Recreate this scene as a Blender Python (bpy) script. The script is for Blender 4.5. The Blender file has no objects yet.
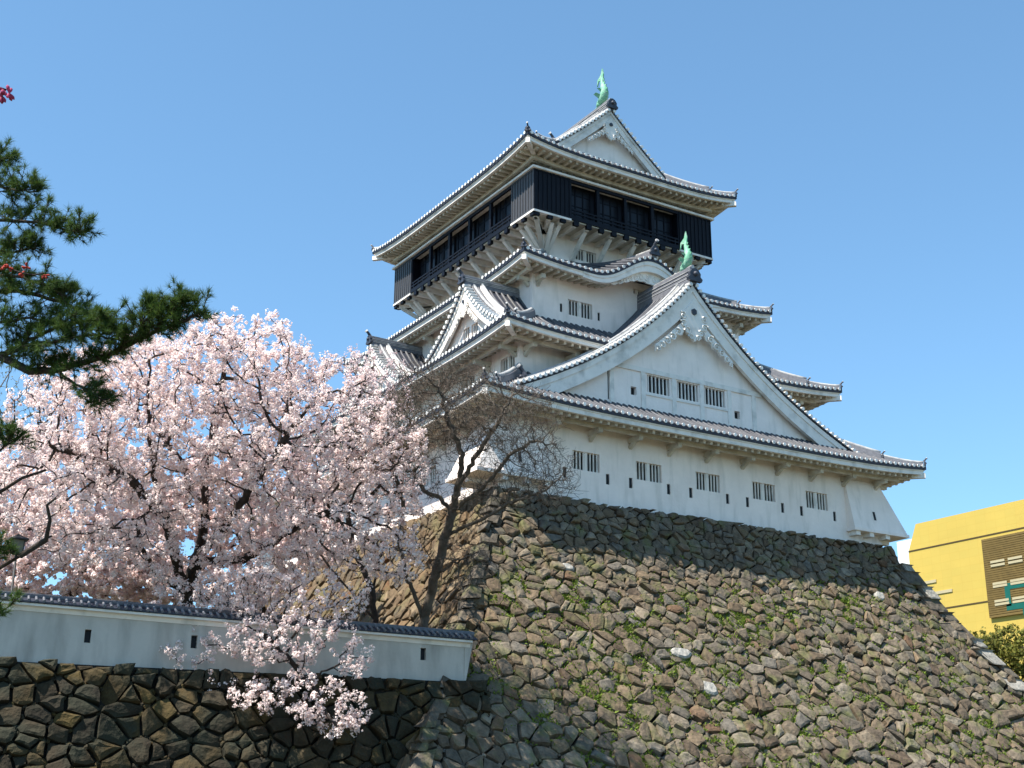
import bpy, math, random
import numpy as np
from mathutils import Vector, Matrix
random.seed(7)
RNG = np.random.default_rng(11)
scene = bpy.context.scene
col = scene.collection
rad = math.radians

# ------------------------------------------------------------------ camera, sky, sun
CAM = np.array([-52.24, -79.75, -17.45])
FPX = 1322.11
yaw, pitch, roll = rad(31.67), rad(18.22), rad(0.34)
FWD = np.array([math.sin(yaw)*math.cos(pitch), math.cos(yaw)*math.cos(pitch), math.sin(pitch)])
_r = np.array([math.cos(yaw), -math.sin(yaw), 0.0]); _u = np.cross(_r, FWD)
RGT = _r*math.cos(roll) + _u*math.sin(roll)
UPV = -_r*math.sin(roll) + _u*math.cos(roll)
cd = bpy.data.cameras.new('camera'); cam = bpy.data.objects.new('camera', cd); col.objects.link(cam)
cd.sensor_width = 36; cd.lens = FPX*36/1024; cd.clip_start = 0.5; cd.clip_end = 5000
M = Matrix(((RGT[0], UPV[0], -FWD[0], CAM[0]), (RGT[1], UPV[1], -FWD[1], CAM[1]), (RGT[2], UPV[2], -FWD[2], CAM[2]), (0, 0, 0, 1)))
cam.matrix_world = M
scene.camera = cam

SUN = np.array([-0.50, -0.03, 0.86]); SUN /= np.linalg.norm(SUN)
w = bpy.data.worlds.new('World'); scene.world = w; w.use_nodes = True
nt = w.node_tree
sky = nt.nodes.new('ShaderNodeTexSky'); sky.sky_type = 'NISHITA'; sky.sun_disc = False
sky.sun_elevation = math.asin(SUN[2]); sky.sun_rotation = math.atan2(SUN[0], SUN[1])
sky.air_density = 0.78; sky.dust_density = 0.0; sky.ozone_density = 3.5; sky.altitude = 30
bg = nt.nodes['Background']; bg.inputs['Strength'].default_value = 0.15
tn = nt.nodes.new('ShaderNodeMixRGB'); tn.blend_type = 'MULTIPLY'; tn.inputs[0].default_value = 1; tn.inputs[2].default_value = (.82, 1.09, 1.14, 1)
gm = nt.nodes.new('ShaderNodeGamma'); gm.inputs[1].default_value = .8; nt.links.new(sky.outputs[0], gm.inputs[0])
nt.links.new(gm.outputs[0], tn.inputs[1]); nt.links.new(tn.outputs[0], bg.inputs[0])
ld = bpy.data.lights.new('sun', 'SUN'); ld.energy = 5.0; ld.angle = rad(0.5); ld.color = (1.0, 0.95, 0.87)
lo = bpy.data.objects.new('sun', ld); col.objects.link(lo)
lo.rotation_euler = Vector((-SUN[0], -SUN[1], -SUN[2])).to_track_quat('-Z', 'Y').to_euler()
lo.location = (-60, -40, 80)
vs = scene.view_settings; vs.view_transform = 'Standard'; vs.look = 'None'; vs.exposure = 1.0; vs.gamma = 1
vs.use_curve_mapping = False

# ------------------------------------------------------------------ helpers
def at(u, v, D):
    """world point seen in direction (u, v) at D metres of depth"""
    return CAM + D*(FWD + RGT*(u-512)/FPX - UPV*(v-384)/FPX)

def tag(o, label=None, cat=None, group=None, kind=None):
    if label: o['label'] = label
    if cat: o['category'] = cat
    if group: o['group'] = group
    if kind: o['kind'] = kind
    return o

ORG = [np.zeros(3)]
def root(name, loc, label, cat, group=None):
    e = bpy.data.objects.new(name, None); col.objects.link(e); e.location = tuple(loc); e.empty_display_size = 0.3
    tag(e, label, cat, group); ORG[0] = np.array(loc, float)
    return e

class MB:
    def __init__(s): s.v = []; s.f = []; s.m = []; s.sm = []
    def add(s, vs, fs, m=0, smooth=False):
        b = len(s.v); s.v.extend([tuple(map(float, p)) for p in vs])
        for f in fs: s.f.append(tuple(b+i for i in f)); s.m.append(m); s.sm.append(smooth)
    def box(s, c, ax, ay, az, m=0):
        c, ax, ay, az = [np.array(q, float) for q in (c, ax, ay, az)]
        vs = [c+i*ax+j*ay+k*az for i in (-1, 1) for j in (-1, 1) for k in (-1, 1)]
        s.add(vs, [(0,1,3,2),(4,6,7,5),(0,4,5,1),(2,3,7,6),(0,2,6,4),(1,5,7,3)], m)
    def bar(s, a, b, w, h, m=0, up=(0,0,1)):
        a, b = np.array(a, float), np.array(b, float); d = b-a; L = np.linalg.norm(d)
        if L < 1e-6: return
        d = d/L; up = np.array(up, float); sd = np.cross(d, up)
        if np.linalg.norm(sd) < 1e-4: sd = np.cross(d, (1, 0, 0))
        sd /= np.linalg.norm(sd); u2 = np.cross(sd, d)
        s.box((a+b)/2, d*L/2, sd*w/2, u2*h/2, m)
    def tube(s, pts, rs, n=6, m=0, cap=True, smooth=True):
        pts = [np.array(p, float) for p in pts]; k = len(pts)
        if not hasattr(rs, '__len__'): rs = [rs]*k
        b = len(s.v); prev = None
        for i, p in enumerate(pts):
            d = pts[min(i+1, k-1)]-pts[max(i-1, 0)]; d = d/(np.linalg.norm(d)+1e-9)
            if prev is None:
                a = np.cross(d, (0, 0, 1.0))
                if np.linalg.norm(a) < .1: a = np.cross(d, (1.0, 0, 0))
            else: a = prev-d*np.dot(prev, d)
            a /= (np.linalg.norm(a)+1e-9); prev = a; c = np.cross(d, a)
            for j in range(n):
                t = 2*math.pi*j/n; q = p+(a*math.cos(t)+c*math.sin(t))*rs[i]; s.v.append(tuple(map(float, q)))
        for i in range(k-1):
            for j in range(n):
                j2 = (j+1) % n; s.f.append((b+i*n+j, b+i*n+j2, b+(i+1)*n+j2, b+(i+1)*n+j)); s.m.append(m); s.sm.append(smooth)
        if cap:
            s.f.append(tuple(b+j for j in range(n))); s.m.append(m); s.sm.append(False)
            s.f.append(tuple(b+(k-1)*n+j for j in range(n))); s.m.append(m); s.sm.append(False)
    def grid(s, P, m=0, smooth=True):
        """P[i][j] points"""
        b = len(s.v); ni, nj = len(P), len(P[0])
        for row in P:
            for p in row: s.v.append(tuple(map(float, p)))
        for i in range(ni-1):
            for j in range(nj-1):
                s.f.append((b+i*nj+j, b+i*nj+j+1, b+(i+1)*nj+j+1, b+(i+1)*nj+j)); s.m.append(m); s.sm.append(smooth)
    def sweep(s, secs, m=0, smooth=False, closed=True, cap=True):
        """secs: list of cross sections (each list of points)"""
        n = len(secs[0]); b = len(s.v)
        for sec in secs:
            for p in sec: s.v.append(tuple(map(float, p)))
        for i in range(len(secs)-1):
            for j in range(n if closed else n-1):
                j2 = (j+1) % n; s.f.append((b+i*n+j, b+i*n+j2, b+(i+1)*n+j2, b+(i+1)*n+j)); s.m.append(m); s.sm.append(smooth)
        if cap and closed:
            s.f.append(tuple(b+j for j in range(n))); s.m.append(m); s.sm.append(False)
            e = b+(len(secs)-1)*n; s.f.append(tuple(e+j for j in range(n))); s.m.append(m); s.sm.append(False)
    def prism(s, poly, off, m=0):
        """poly: planar polygon; off: extrusion vector"""
        off = np.array(off, float); poly = [np.array(p, float) for p in poly]; n = len(poly)
        vs = poly+[p+off for p in poly]
        s.add(vs, [tuple(range(n)), tuple(range(2*n-1, n-1, -1))]+[(i, (i+1) % n, n+(i+1) % n, n+i) for i in range(n)], m)
    def ball(s, c, r, m=0, sq=(1, 1, 1), n=8, k=6):
        P = []
        for i in range(k+1):
            th = math.pi*i/k
            P.append([np.array(c)+r*np.array([math.sin(th)*math.cos(2*math.pi*j/n)*sq[0], math.sin(th)*math.sin(2*math.pi*j/n)*sq[1], math.cos(th)*sq[2]]) for j in range(n+1)])
        s.grid(P, m)
    def build(s, name, mats, parent=None, label=None, loc=None):
        me = bpy.data.meshes.new(name)
        o0 = ORG[0] if loc is None else np.array(loc, float)
        v = np.array(s.v, float)
        if len(v) == 0: v = np.zeros((0, 3))
        v = v-o0
        me.from_pydata(v.tolist(), [], s.f)
        if not isinstance(mats, (list, tuple)): mats = [mats]
        for mt in mats: me.materials.append(mt)
        me.polygons.foreach_set('material_index', s.m); me.polygons.foreach_set('use_smooth', s.sm)
        me.update()
        o = bpy.data.objects.new(name, me); col.objects.link(o)
        if parent is not None: o.parent = parent
        else: o.location = tuple(o0)
        if label: o['label'] = label
        return o

def tag_top(o, label, cat, group=None, kind=None): return tag(o, label, cat, group, kind)

def fast_mesh(name, V, n, mats, parent=None):
    """V: (F*n,3) numpy, faces of n separate vertices"""
    V = np.asarray(V, np.float32)-ORG[0].astype(np.float32)
    F = len(V)//n; me = bpy.data.meshes.new(name)
    me.vertices.add(len(V)); me.vertices.foreach_set('co', V.ravel())
    me.loops.add(len(V)); me.loops.foreach_set('vertex_index', np.arange(len(V), dtype=np.int32))
    me.polygons.add(F); me.polygons.foreach_set('loop_start', np.arange(0, F*n, n, dtype=np.int32))
    try: me.polygons.foreach_set('loop_total', np.full(F, n, dtype=np.int32))
    except Exception: pass
    me.update(); me.validate()
    if not isinstance(mats, (list, tuple)): mats = [mats]
    for mt in mats: me.materials.append(mt)
    o = bpy.data.objects.new(name, me); col.objects.link(o)
    if parent is not None: o.parent = parent
    else: o.location = tuple(ORG[0])
    return o

# ------------------------------------------------------------------ materials
def mat(name, base, rough=0.8, var=0.12, scale=3.0, bump=0.0, bscale=20.0, metal=0.0, stretch=None, island=None, trans=0.0, spec=0.3, dirt=None):
    m = bpy.data.materials.new(name); m.use_nodes = True; nt = m.node_tree; N = nt.nodes; L = nt.links
    b = N['Principled BSDF']; b.inputs['Roughness'].default_value = rough; b.inputs['Metallic'].default_value = metal
    b.inputs['Specular IOR Level'].default_value = spec
    tc = N.new('ShaderNodeTexCoord'); vec = tc.outputs['Object']
    if stretch:
        mp = N.new('ShaderNodeMapping'); mp.inputs['Scale'].default_value = stretch; L.new(vec, mp.inputs[0]); vec = mp.outputs[0]
    nz = N.new('ShaderNodeTexNoise'); nz.inputs['Scale'].default_value = scale; nz.inputs['Detail'].default_value = 6; nz.inputs['Roughness'].default_value = .65
    L.new(vec, nz.inputs['Vector'])
    rp = N.new('ShaderNodeValToRGB'); e = rp.color_ramp.elements
    e[0].position = .3; e[1].position = .7
    e[0].color = tuple(max(0, c*(1-var)) for c in base)+(1,); e[1].color = tuple(min(1, c*(1+var)) for c in base)+(1,)
    L.new(nz.outputs['Fac'], rp.inputs[0]); out = rp.outputs[0]
    if island:
        g = N.new('ShaderNodeNewGeometry'); r2 = N.new('ShaderNodeValToRGB'); r2.color_ramp.interpolation = 'LINEAR'
        els = r2.color_ramp.elements
        for i, (p, c) in enumerate(island):
            if i < 2: els[i].position = p; els[i].color = c+(1,)
            else:
                x = els.new(p); x.color = c+(1,)
        L.new(g.outputs['Random Per Island'], r2.inputs[0])
        mx = N.new('ShaderNodeMixRGB'); mx.blend_type = 'MULTIPLY'; mx.inputs[0].default_value = 1
        L.new(out, mx.inputs[1]); L.new(r2.outputs[0], mx.inputs[2]); out = mx.outputs[0]
    if dirt:
        dcol, dsc, lo_, hi_, st = dirt
        n3 = N.new('ShaderNodeTexNoise'); n3.inputs['Scale'].default_value = dsc; n3.inputs['Detail'].default_value = 5
        mp3 = N.new('ShaderNodeMapping'); mp3.inputs['Scale'].default_value = st; L.new(tc.outputs['Object'], mp3.inputs[0]); L.new(mp3.outputs[0], n3.inputs['Vector'])
        r3 = N.new('ShaderNodeValToRGB'); r3.color_ramp.elements[0].position = lo_; r3.color_ramp.elements[1].position = hi_
        r3.color_ramp.elements[0].color = (0, 0, 0, 1); r3.color_ramp.elements[1].color = (1, 1, 1, 1)
        L.new(n3.outputs['Fac'], r3.inputs[0])
        m3 = N.new('ShaderNodeMixRGB'); L.new(r3.outputs[0], m3.inputs[0]); L.new(out, m3.inputs[1]); m3.inputs[2].default_value = dcol+(1,)
        out = m3.outputs[0]
    L.new(out, b.inputs['Base Color'])
    if bump:
        n2 = N.new('ShaderNodeTexNoise'); n2.inputs['Scale'].default_value = bscale; n2.inputs['Detail'].default_value = 6; L.new(tc.outputs['Object'], n2.inputs['Vector'])
        bp = N.new('ShaderNodeBump'); bp.inputs['Strength'].default_value = bump; bp.inputs['Distance'].default_value = .1
        L.new(n2.outputs['Fac'], bp.inputs['Height']); L.new(bp.outputs[0], b.inputs['Normal'])
    if trans:
        tr = N.new('ShaderNodeBsdfTranslucent'); L.new(out, tr.inputs[0]); ms = N.new('ShaderNodeMixShader'); ms.inputs[0].default_value = trans
        L.new(b.outputs[0], ms.inputs[1]); L.new(tr.outputs[0], ms.inputs[2]); L.new(ms.outputs[0], N['Material Output'].inputs[0])
    return m

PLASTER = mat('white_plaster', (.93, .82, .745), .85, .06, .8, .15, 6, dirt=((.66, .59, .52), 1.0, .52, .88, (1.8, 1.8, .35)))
PLASTERG = mat('shaded_white_plaster', (.53, .48, .415), .85, .06, .8, .15, 6, dirt=((.32, .29, .25), .9, .45, .8, (1.6, 1.6, .4)))  # white plaster of the boundary wall, greyed to carry the shade of trees
TRIM = mat('white_trim_plaster', (.84, .78, .71), .8, .05, 1.5, dirt=((.48, .46, .42), 1.3, .5, .8, (1, 1, 1)))
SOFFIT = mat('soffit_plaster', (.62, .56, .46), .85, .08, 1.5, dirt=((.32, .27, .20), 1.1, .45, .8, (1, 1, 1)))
TILE = mat('grey_roof_tile', (.030, .034, .050), .5, .3, 5, .2, 12)
TILER = mat('grey_round_tile', (.105, .105, .115), .5, .25, 4, .1, 15, island=[(0, (.55, .55, .58)), (.5, (.85, .85, .85)), (.9, (1, 1, 1)), (1, (.7, .68, .6))])
TILEL = mat('pale_roof_tile', (.40, .395, .385), .5, .22, 4, .1, 15, dirt=((.20, .20, .21), 2.0, .5, .7, (1, 1, 1)))
TILEEND = mat('tile_end_plaster', (.78, .76, .72), .6, .1, 5)
RIDGE = mat('ridge_tile', (.15, .15, .165), .5, .25, 6, .2, 20)
DARKT = mat('dark_ornament_tile', (.045, .05, .065), .45, .2, 6)
VOID = mat('dark_interior', (.012, .012, .015), .6, .1, 3)
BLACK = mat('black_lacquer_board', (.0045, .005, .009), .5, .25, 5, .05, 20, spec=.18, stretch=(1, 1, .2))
BLACKG = mat('sun_sheen_board', (.060, .060, .064), .5, .3, 5, .05, 20, spec=.4, stretch=(1, 3, .15))  # black boards on the left face, sun sheen painted in as grey
BLACKR = mat('dark_wood_frame', (.005, .0055, .010), .5, .2, 5, spec=.15)
GLASS = mat('dark_window_glass', (.010, .011, .015), .3, .1, 2, spec=.25)
COPPER = mat('verdigris_copper', (.17, .42, .27), .6, .25, 4, .3, 10, dirt=((.30, .48, .36), 3, .45, .65, (1, 1, 1)))
STONEC = [(0.0, (.62, .52, .42)), (.14, (1.05, .86, .66)), (.28, (.62, .60, .58)), (.42, (.95, .83, .70)), (.55, (1.2, 1.12, 1.0)), (.66, (.55, .44, .36)), (.76, (.9, .80, .68)), (.85, (.75, .76, .78)), (.94, (1.4, 1.32, 1.2)), (.992, (.85, .58, .42))]
def cl(c): return tuple(min(1., x) for x in c)
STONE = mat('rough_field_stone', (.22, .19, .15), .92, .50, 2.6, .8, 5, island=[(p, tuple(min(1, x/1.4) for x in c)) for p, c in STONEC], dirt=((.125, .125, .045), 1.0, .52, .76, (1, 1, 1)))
STONEL = mat('shade_darkened_side_stone', (.21, .165, .11), .92, .38, 2.4, .7, 5, island=[(p, tuple(min(1, x/1.4) for x in c)) for p, c in STONEC], dirt=((.13, .11, .05), .6, .52, .68, (1, 1, 1)))  # left face of the base, lower-left shade put into the stone colour
STONED = mat('shade_darkened_mossy_stone', (.07, .056, .033), .92, .4, 2.0, .8, 5, island=[(0, (.35, .36, .38)), (.3, (.55, .5, .45)), (.5, (.9, .75, .45)), (.62, (.4, .38, .38)), (.8, (.75, .68, .6)), (.92, (1, .85, .45))], dirt=((.03, .03, .018), .7, .45, .62, (1, 1, 1)))  # retaining wall stone, shade of unbuilt trees darkened into its colour
STONEP = mat('pale_dressed_stone', (.36, .34, .30), .9, .35, 3.2, .9, 4, island=[(0, (.62, .6, .56)), (.4, (.85, .83, .8)), (.7, (1, 1, 1)), (.9, (.7, .62, .55))])
GAP = mat('stone_backing_earth', (.02, .017, .013), .95, .3, 2, .5, 6)
WEED = mat('green_weed', (.16, .22, .03), .8, .3, 3, trans=.25)
BARKC = mat('cherry_bark', (.045, .034, .028), .9, .3, 5, .5, 18)
BARKB = mat('bare_twig_bark', (.115, .092, .072), .9, .3, 3, .4, 18)
BARKP = mat('pine_bark', (.05, .036, .026), .9, .3, 8, .5, 30)
BLOS = mat('pale_cherry_blossom', (.95, .875, .84), .8, .05, .5, trans=.46, island=[(0, (.86, .80, .80)), (.3, (1, .97, .96)), (.88, (.98, .89, .89)), (1, (.6, .42, .42))])
BLOS2 = mat('budding_cherry_blossom', (.84, .75, .73), .8, .14, .5, trans=.4, island=[(0, (.75, .62, .62)), (.5, (1, .96, .96)), (.9, (.9, .75, .78)), (1, (.55, .35, .35))])
MAGENTA = mat('deep_pink_blossom', (.50, .07, .16), .7, .3, 9, trans=.3)
REDB = mat('red_bud', (.42, .05, .03), .7, .3, 9, trans=.2)
NEEDLE = mat('pine_needle', (.085, .135, .035), .7, .3, 1.2, trans=.4, island=[(0, (.45, .6, .6)), (.5, (.8, .9, .8)), (.85, (1, 1, .6)), (1, (1, .8, .4))])
LEAFO = mat('olive_leaf', (.15, .155, .028), .75, .35, .6, trans=.3, island=[(0, (.6, .65, .6)), (.6, (1, 1, .9)), (1, (1, .8, .6))])
LEAFY = mat('yellow_green_bud', (.22, .20, .06), .8, .3, 1, trans=.3)
YEL = mat('yellow_wall_panel', (.50, .36, .075), .7, .05, .12)
def panel_lines(m):
    nt = m.node_tree; N = nt.nodes; L = nt.links; b = N['Principled BSDF']; src = b.inputs['Base Color'].links[0].from_socket
    tc = N.new('ShaderNodeTexCoord'); mp = N.new('ShaderNodeMapping'); mp.inputs['Rotation'].default_value = (0, rad(90), rad(90)); L.new(tc.outputs['Object'], mp.inputs[0])
    sp = N.new('ShaderNodeSeparateXYZ'); L.new(tc.outputs['Object'], sp.inputs[0]); cb = N.new('ShaderNodeCombineXYZ')
    L.new(sp.outputs[1], cb.inputs[0]); L.new(sp.outputs[2], cb.inputs[1])
    br = N.new('ShaderNodeTexBrick'); br.offset = 0; br.inputs['Scale'].default_value = .5; br.inputs['Color1'].default_value = (1, 1, 1, 1); br.inputs['Color2'].default_value = (.80, .92, 1.0, 1)
    br.inputs['Mortar'].default_value = (.80, .74, .6, 1); br.inputs['Mortar Size'].default_value = .018; br.inputs['Brick Width'].default_value = .9; br.inputs['Row Height'].default_value = .6
    br.inputs['Bias'].default_value = -.3
    L.new(cb.outputs[0], br.inputs[0]); mx = N.new('ShaderNodeMixRGB'); mx.blend_type = 'MULTIPLY'; mx.inputs[0].default_value = .3
    L.new(src, mx.inputs[1]); L.new(br.outputs[0], mx.inputs[2]); L.new(mx.outputs[0], b.inputs['Base Color'])
panel_lines(YEL)
YELD = mat('brown_seam', (.07, .045, .018), .7, .1, 1)
LOUV = mat('brown_louver', (.16, .105, .03), .6, .15, 1)
TEAL = mat('teal_sign', (.005, .10, .075), .5, .1, 1)
CREAM = mat('cream_strip', (.42, .36, .22), .6, .05, 1)
CONC = mat('pale_concrete', (.72, .74, .76), .8, .05, .3)
SOIL = mat('ground_soil', (.07, .06, .04), .95, .3, .4, .4, 3, dirt=((.04, .05, .02), .3, .45, .6, (1, 1, 1)))
IRON = mat('dark_iron', (.03, .03, .03), .5, .2, 5)
PAPER = mat('lantern_pane', (.16, .14, .10), .6, .1, 3)
# ------------------------------------------------------------------ ground
mb = MB(); mb.add([(-3000, -3000, -19.2), (3000, -3000, -19.2), (3000, 3000, -19.2), (-3000, 3000, -19.2)], [(0, 1, 2, 3)])
tag(mb.build('ground', SOIL, loc=(0, 0, -19.2)), kind='structure')
RETA = np.array([-41.22, -22.40]); RETB = np.array([-21.20, -25.66])
RD = (RETB-RETA)/np.linalg.norm(RETB-RETA); RN = np.array([RD[1], -RD[0]])   # RN faces the camera
RET0 = RETA-RD*45
TZ = -11.62
mb = MB(); q = [tuple(RET0-RN*.6)+(TZ,), tuple(RETB-RN*.6+RD*1.5)+(TZ,), (-21.0, 60, TZ), (-75, 70, TZ)]
mb.prism([np.array(x) for x in q], (0, 0, -7.5))
tag(mb.build('terrace_ground', SOIL, loc=(0, 0, TZ)), kind='structure')

# ------------------------------------------------------------------ stone walls
def clip(poly, px, py, nx, ny):
    """keep side where (p-P).n <= 0"""
    out = []; k = len(poly)
    for i in range(k):
        a = poly[i]; b = poly[(i+1) % k]
        da = (a[0]-px)*nx+(a[1]-py)*ny; db = (b[0]-px)*nx+(b[1]-py)*ny
        if da <= 0: out.append(a)
        if (da < 0 < db) or (db < 0 < da):
            t = da/(da-db); out.append((a[0]+(b[0]-a[0])*t, a[1]+(b[1]-a[1])*t))
    return out

def voronoi(x0, x1, y0, y1, sx, sy, rnd, drop=.16, ysc=None):
    """irregular stones: jittered courses, some points dropped or doubled"""
    pts = []; y = y0-sy
    r = 0
    while y < y1+sy:
        k = ysc(y) if ysc else 1.0
        x = x0-sx+rnd.random()*sx
        while x < x1+sx:
            if rnd.random() > drop:
                pts.append((x+rnd.uniform(-.3, .3)*sx*k, y+rnd.uniform(-.36, .36)*sy*k))
                if rnd.random() < .20: pts.append((x+rnd.uniform(.25, .55)*sx*k, y+rnd.uniform(-.6, .6)*sy*k))
            x += sx*k*rnd.uniform(.75, 1.3)
        y += sy*k*.98; r += 1
    asp = sx/sy*.8; R = sx*2.6; cell = {}
    for i, p in enumerate(pts): cell.setdefault((int(p[0]//R), int(p[1]//R)), []).append(i)
    res = []
    for i, p in enumerate(pts):
        if not (x0-.2 < p[0] < x1+.2 and y0-.2 < p[1] < y1+.2): continue
        poly = [(p[0]-R, p[1]-R), (p[0]+R, p[1]-R), (p[0]+R, p[1]+R), (p[0]-R, p[1]+R)]
        cx, cy = int(p[0]//R), int(p[1]//R); nb = []
        for a in (-1, 0, 1):
            for b in (-1, 0, 1): nb += cell.get((cx+a, cy+b), [])
        nb = sorted((j for j in nb if j != i), key=lambda j: (pts[j][0]-p[0])**2+((pts[j][1]-p[1])*asp)**2)[:14]
        for j in nb:
            q = pts[j]; dx, dy = q[0]-p[0], (q[1]-p[1])*asp*asp
            if abs(dx)+abs(dy) < 1e-6: continue
            poly = clip(poly, (p[0]+q[0])/2, (p[1]+q[1])/2, dx, dy)
            if len(poly) < 3: break
        if len(poly) >= 3: res.append(poly)
    return res

def stone_mesh(polys, mapf, clipf, rnd, relief=.28, tilt=.20, deep=.3, pebbles=1.0):
    """mapf(a,h)->(point, normal)"""
    mb = MB()
    for poly in polys:
        for c in clipf(poly): poly = clip(poly, *c)if len(poly) >= 3 else poly
        if len(poly) < 3: continue
        P = []
        n0 = len(poly)
        for i in range(n0):
            a, b = poly[i], poly[(i+1) % n0]; L = math.hypot(a[0]-b[0], a[1]-b[1])
            if L < .05: continue
            P.append(a)
            if L > .25: P.append(((a[0]+b[0])/2+rnd.uniform(-.05, .05), (a[1]+b[1])/2+rnd.uniform(-.05, .05)))
        n = len(P)
        if n < 3: continue
        for (a, b) in poly:                 # small wedging stones in the joints
            if b > .45 and rnd.random() < .62*pebbles:
                pt, nn = mapf(a+rnd.uniform(-.08, .08), b+rnd.uniform(-.05, .05)); ax = np.cross(nn, (rnd.uniform(-1, 1), rnd.uniform(-1, 1), .3)); ax /= np.linalg.norm(ax)+1e-9; ay = np.cross(nn, ax)
                s_ = rnd.uniform(.07, .17); s2 = s_*rnd.uniform(.5, .9); e_ = nn*rnd.uniform(-.02, .16)
                mb.add([pt-nn*.15]+[pt+e_+ax*math.cos(q_)*s_*rnd.uniform(.8, 1.1)+ay*math.sin(q_)*s2*rnd.uniform(.8, 1.1) for q_ in (0, 1.3, 2.5, 3.8, 5.1)]+[pt+e_+nn*s2*.6], [(0, 1, 2), (0, 2, 3), (0, 3, 4), (0, 4, 5), (0, 5, 1), (6, 2, 1), (6, 3, 2), (6, 4, 3), (6, 5, 4), (6, 1, 5)])
        cx = sum(p[0] for p in P)/n; cy = sum(p[1] for p in P)/n
        size = max(math.hypot(p[0]-cx, p[1]-cy) for p in P)
        if size < .1: continue
        tx, ty = rnd.uniform(-tilt, tilt), rnd.uniform(-tilt, tilt); h0 = rnd.uniform(-.07, .06)
        hh = relief*min(1, size/.5)*rnd.uniform(.55, 1.3)
        shr = rnd.uniform(.06, .16)
        vs = []
        for (sc, dh, j) in ((1-shr*.4, -deep, 0), (1-shr, h0, .05), (.95-shr, h0+hh*.85, .06), (.5, h0+hh, .08)):
            for p in P:
                k = sc+rnd.uniform(-j, j)
                x = cx+(p[0]-cx)*k; y = cy+(p[1]-cy)*k
                pt, nn = mapf(x, y); d = dh + ((x-cx)*tx+(y-cy)*ty if dh > -deep else 0)
                vs.append(pt+nn*d)
        pt, nn = mapf(cx, cy); vs.append(pt+nn*(h0+hh*rnd.uniform(.85, 1.1)))
        fs = []
        for r in range(3):
            for i in range(n): i2 = (i+1) % n; fs.append((r*n+i, r*n+i2, (r+1)*n+i2, (r+1)*n+i))
        for i in range(n): fs.append((3*n+i, 3*n+(i+1) % n, 4*n))
        mb.add(vs, fs)
    return mb

HD = 19.6
def off(h):      # how far the castle's stone base has spread at depth h below its top
    h = max(h, 0)
    return .30*h+.0 if h < 1.5 else (.45+(h-1.5)*.52 if h < 4 else 1.75+(h-4)*.62+.004*(h-4)**2)
HX, HY = 15.45, 18.5
base = root('stone_base', (0, 0, -19.2), 'tall sloping base of rough brown field stones carrying the white castle', 'stone base')
core = MB()
Q = []
for i in range(21):
    h = .25+HD*i/20; o = off(h)-.22
    Q.append([(-HX-o, -HY-o, -h), (HX+o, -HY-o, -h), (HX+o, HY+o, -h), (-HX-o, HY+o, -h), (-HX-o, -HY-o, -h)])
core.grid(Q, 0, False); core.add([(-HX+.2, -HY+.2, -.25), (HX-.2, -HY+.2, -.25), (HX-.2, HY-.2, -.25), (-HX+.2, HY-.2, -.25)], [(0, 1, 2, 3)])
core.build('backing', GAP, base)
def side_map(n, r, dist):
    n = np.array(n, float); r = np.array(r, float)
    def f(a, h):
        o = off(h); k = (off(h+.1)-off(max(h-.1, 0)))/.2
        nn = n+np.array([0, 0, k]); nn /= np.linalg.norm(nn)
        return n*(dist+o)+r*a-np.array([0, 0, h]), nn
    return f
def side_clip(half):
    def f(poly):
        h = sum(p[1] for p in poly)/len(poly); o = half+off(h)
        k = (off(h+.5)-off(max(h-.5, 0)))
        L = math.hypot(1, k)
        return [(o, h, 1/L, -k/L), (-o, h, -1/L, -k/L), (0, HD, 0, 1), (0, random.uniform(-.12, .12), 0, -1)]
    return f
rnd = random.Random(5)
ys = lambda y: .82+.026*min(max(y, 0), 14)
polys = voronoi(-HX-13, HX+13, -.2, HD, .86, .52, rnd, ysc=ys)
stone_mesh(polys, side_map((0, -1, 0), (1, 0, 0), HY), side_clip(HX), rnd).build('front_face_stones', STONE, base)
polys = voronoi(-HY-13, HY+13, -.2, HD, .85, .56, rnd, ysc=ys)
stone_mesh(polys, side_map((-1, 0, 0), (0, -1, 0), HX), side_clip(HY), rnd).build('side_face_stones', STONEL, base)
for nm, n_, r_, d_, hf in (('side_face_stones', (1, 0, 0), (0, 1, 0), HX, HY),):
    polys = voronoi(-hf-13, hf+13, -.2, HD, 1.5, 1.0, rnd)
    stone_mesh(polys, side_map(n_, r_, d_), side_clip(hf), rnd).build(nm, STONE, base)
# dressed corner stones, long faces alternating, front right and front left edges
for sx in (1, -1):
    h = 1.2 if sx > 0 else .1; i = 0
    while h < HD-.2:
        hh = rnd.uniform(.85, 1.25) if i % 2 else rnd.uniform(.6, .95)
        if sx < 0: hh *= .65
        la, lb = (rnd.uniform(1.3, 2.2), rnd.uniform(.7, 1.0)) if i % 2 else (rnd.uniform(.7, 1.2), rnd.uniform(1.4, 2.0))
        if sx < 0: la *= .45; lb *= .6
        cs = []
        e = rnd.uniform(.36, .58)
        for h_ in (h, h+hh-.05):
            o = off(h_)+e
            x, y = (HX+o), -(HY+o)
            ring = [(x, y), (x-la, y+.02), (x-la, y+.5), (x-.5, y+.5), (x-.5, y+lb), (x-.02, y+lb)]
            cs.append([(sx*p[0]+rnd.uniform(-.11, .11), p[1]+rnd.uniform(-.11, .11), -h_+rnd.uniform(-.09, .09)) for p in ring])
        m_ = MB(); m_.sweep(cs)
        pale = sx > 0 and rnd.random() < .4
        ob = m_.build('corner_stone', STONEP if pale else STONE, base)
        bv = ob.modifiers.new('b', 'BEVEL'); bv.width = .13; bv.segments = 2
        h += hh; i += 1
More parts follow.
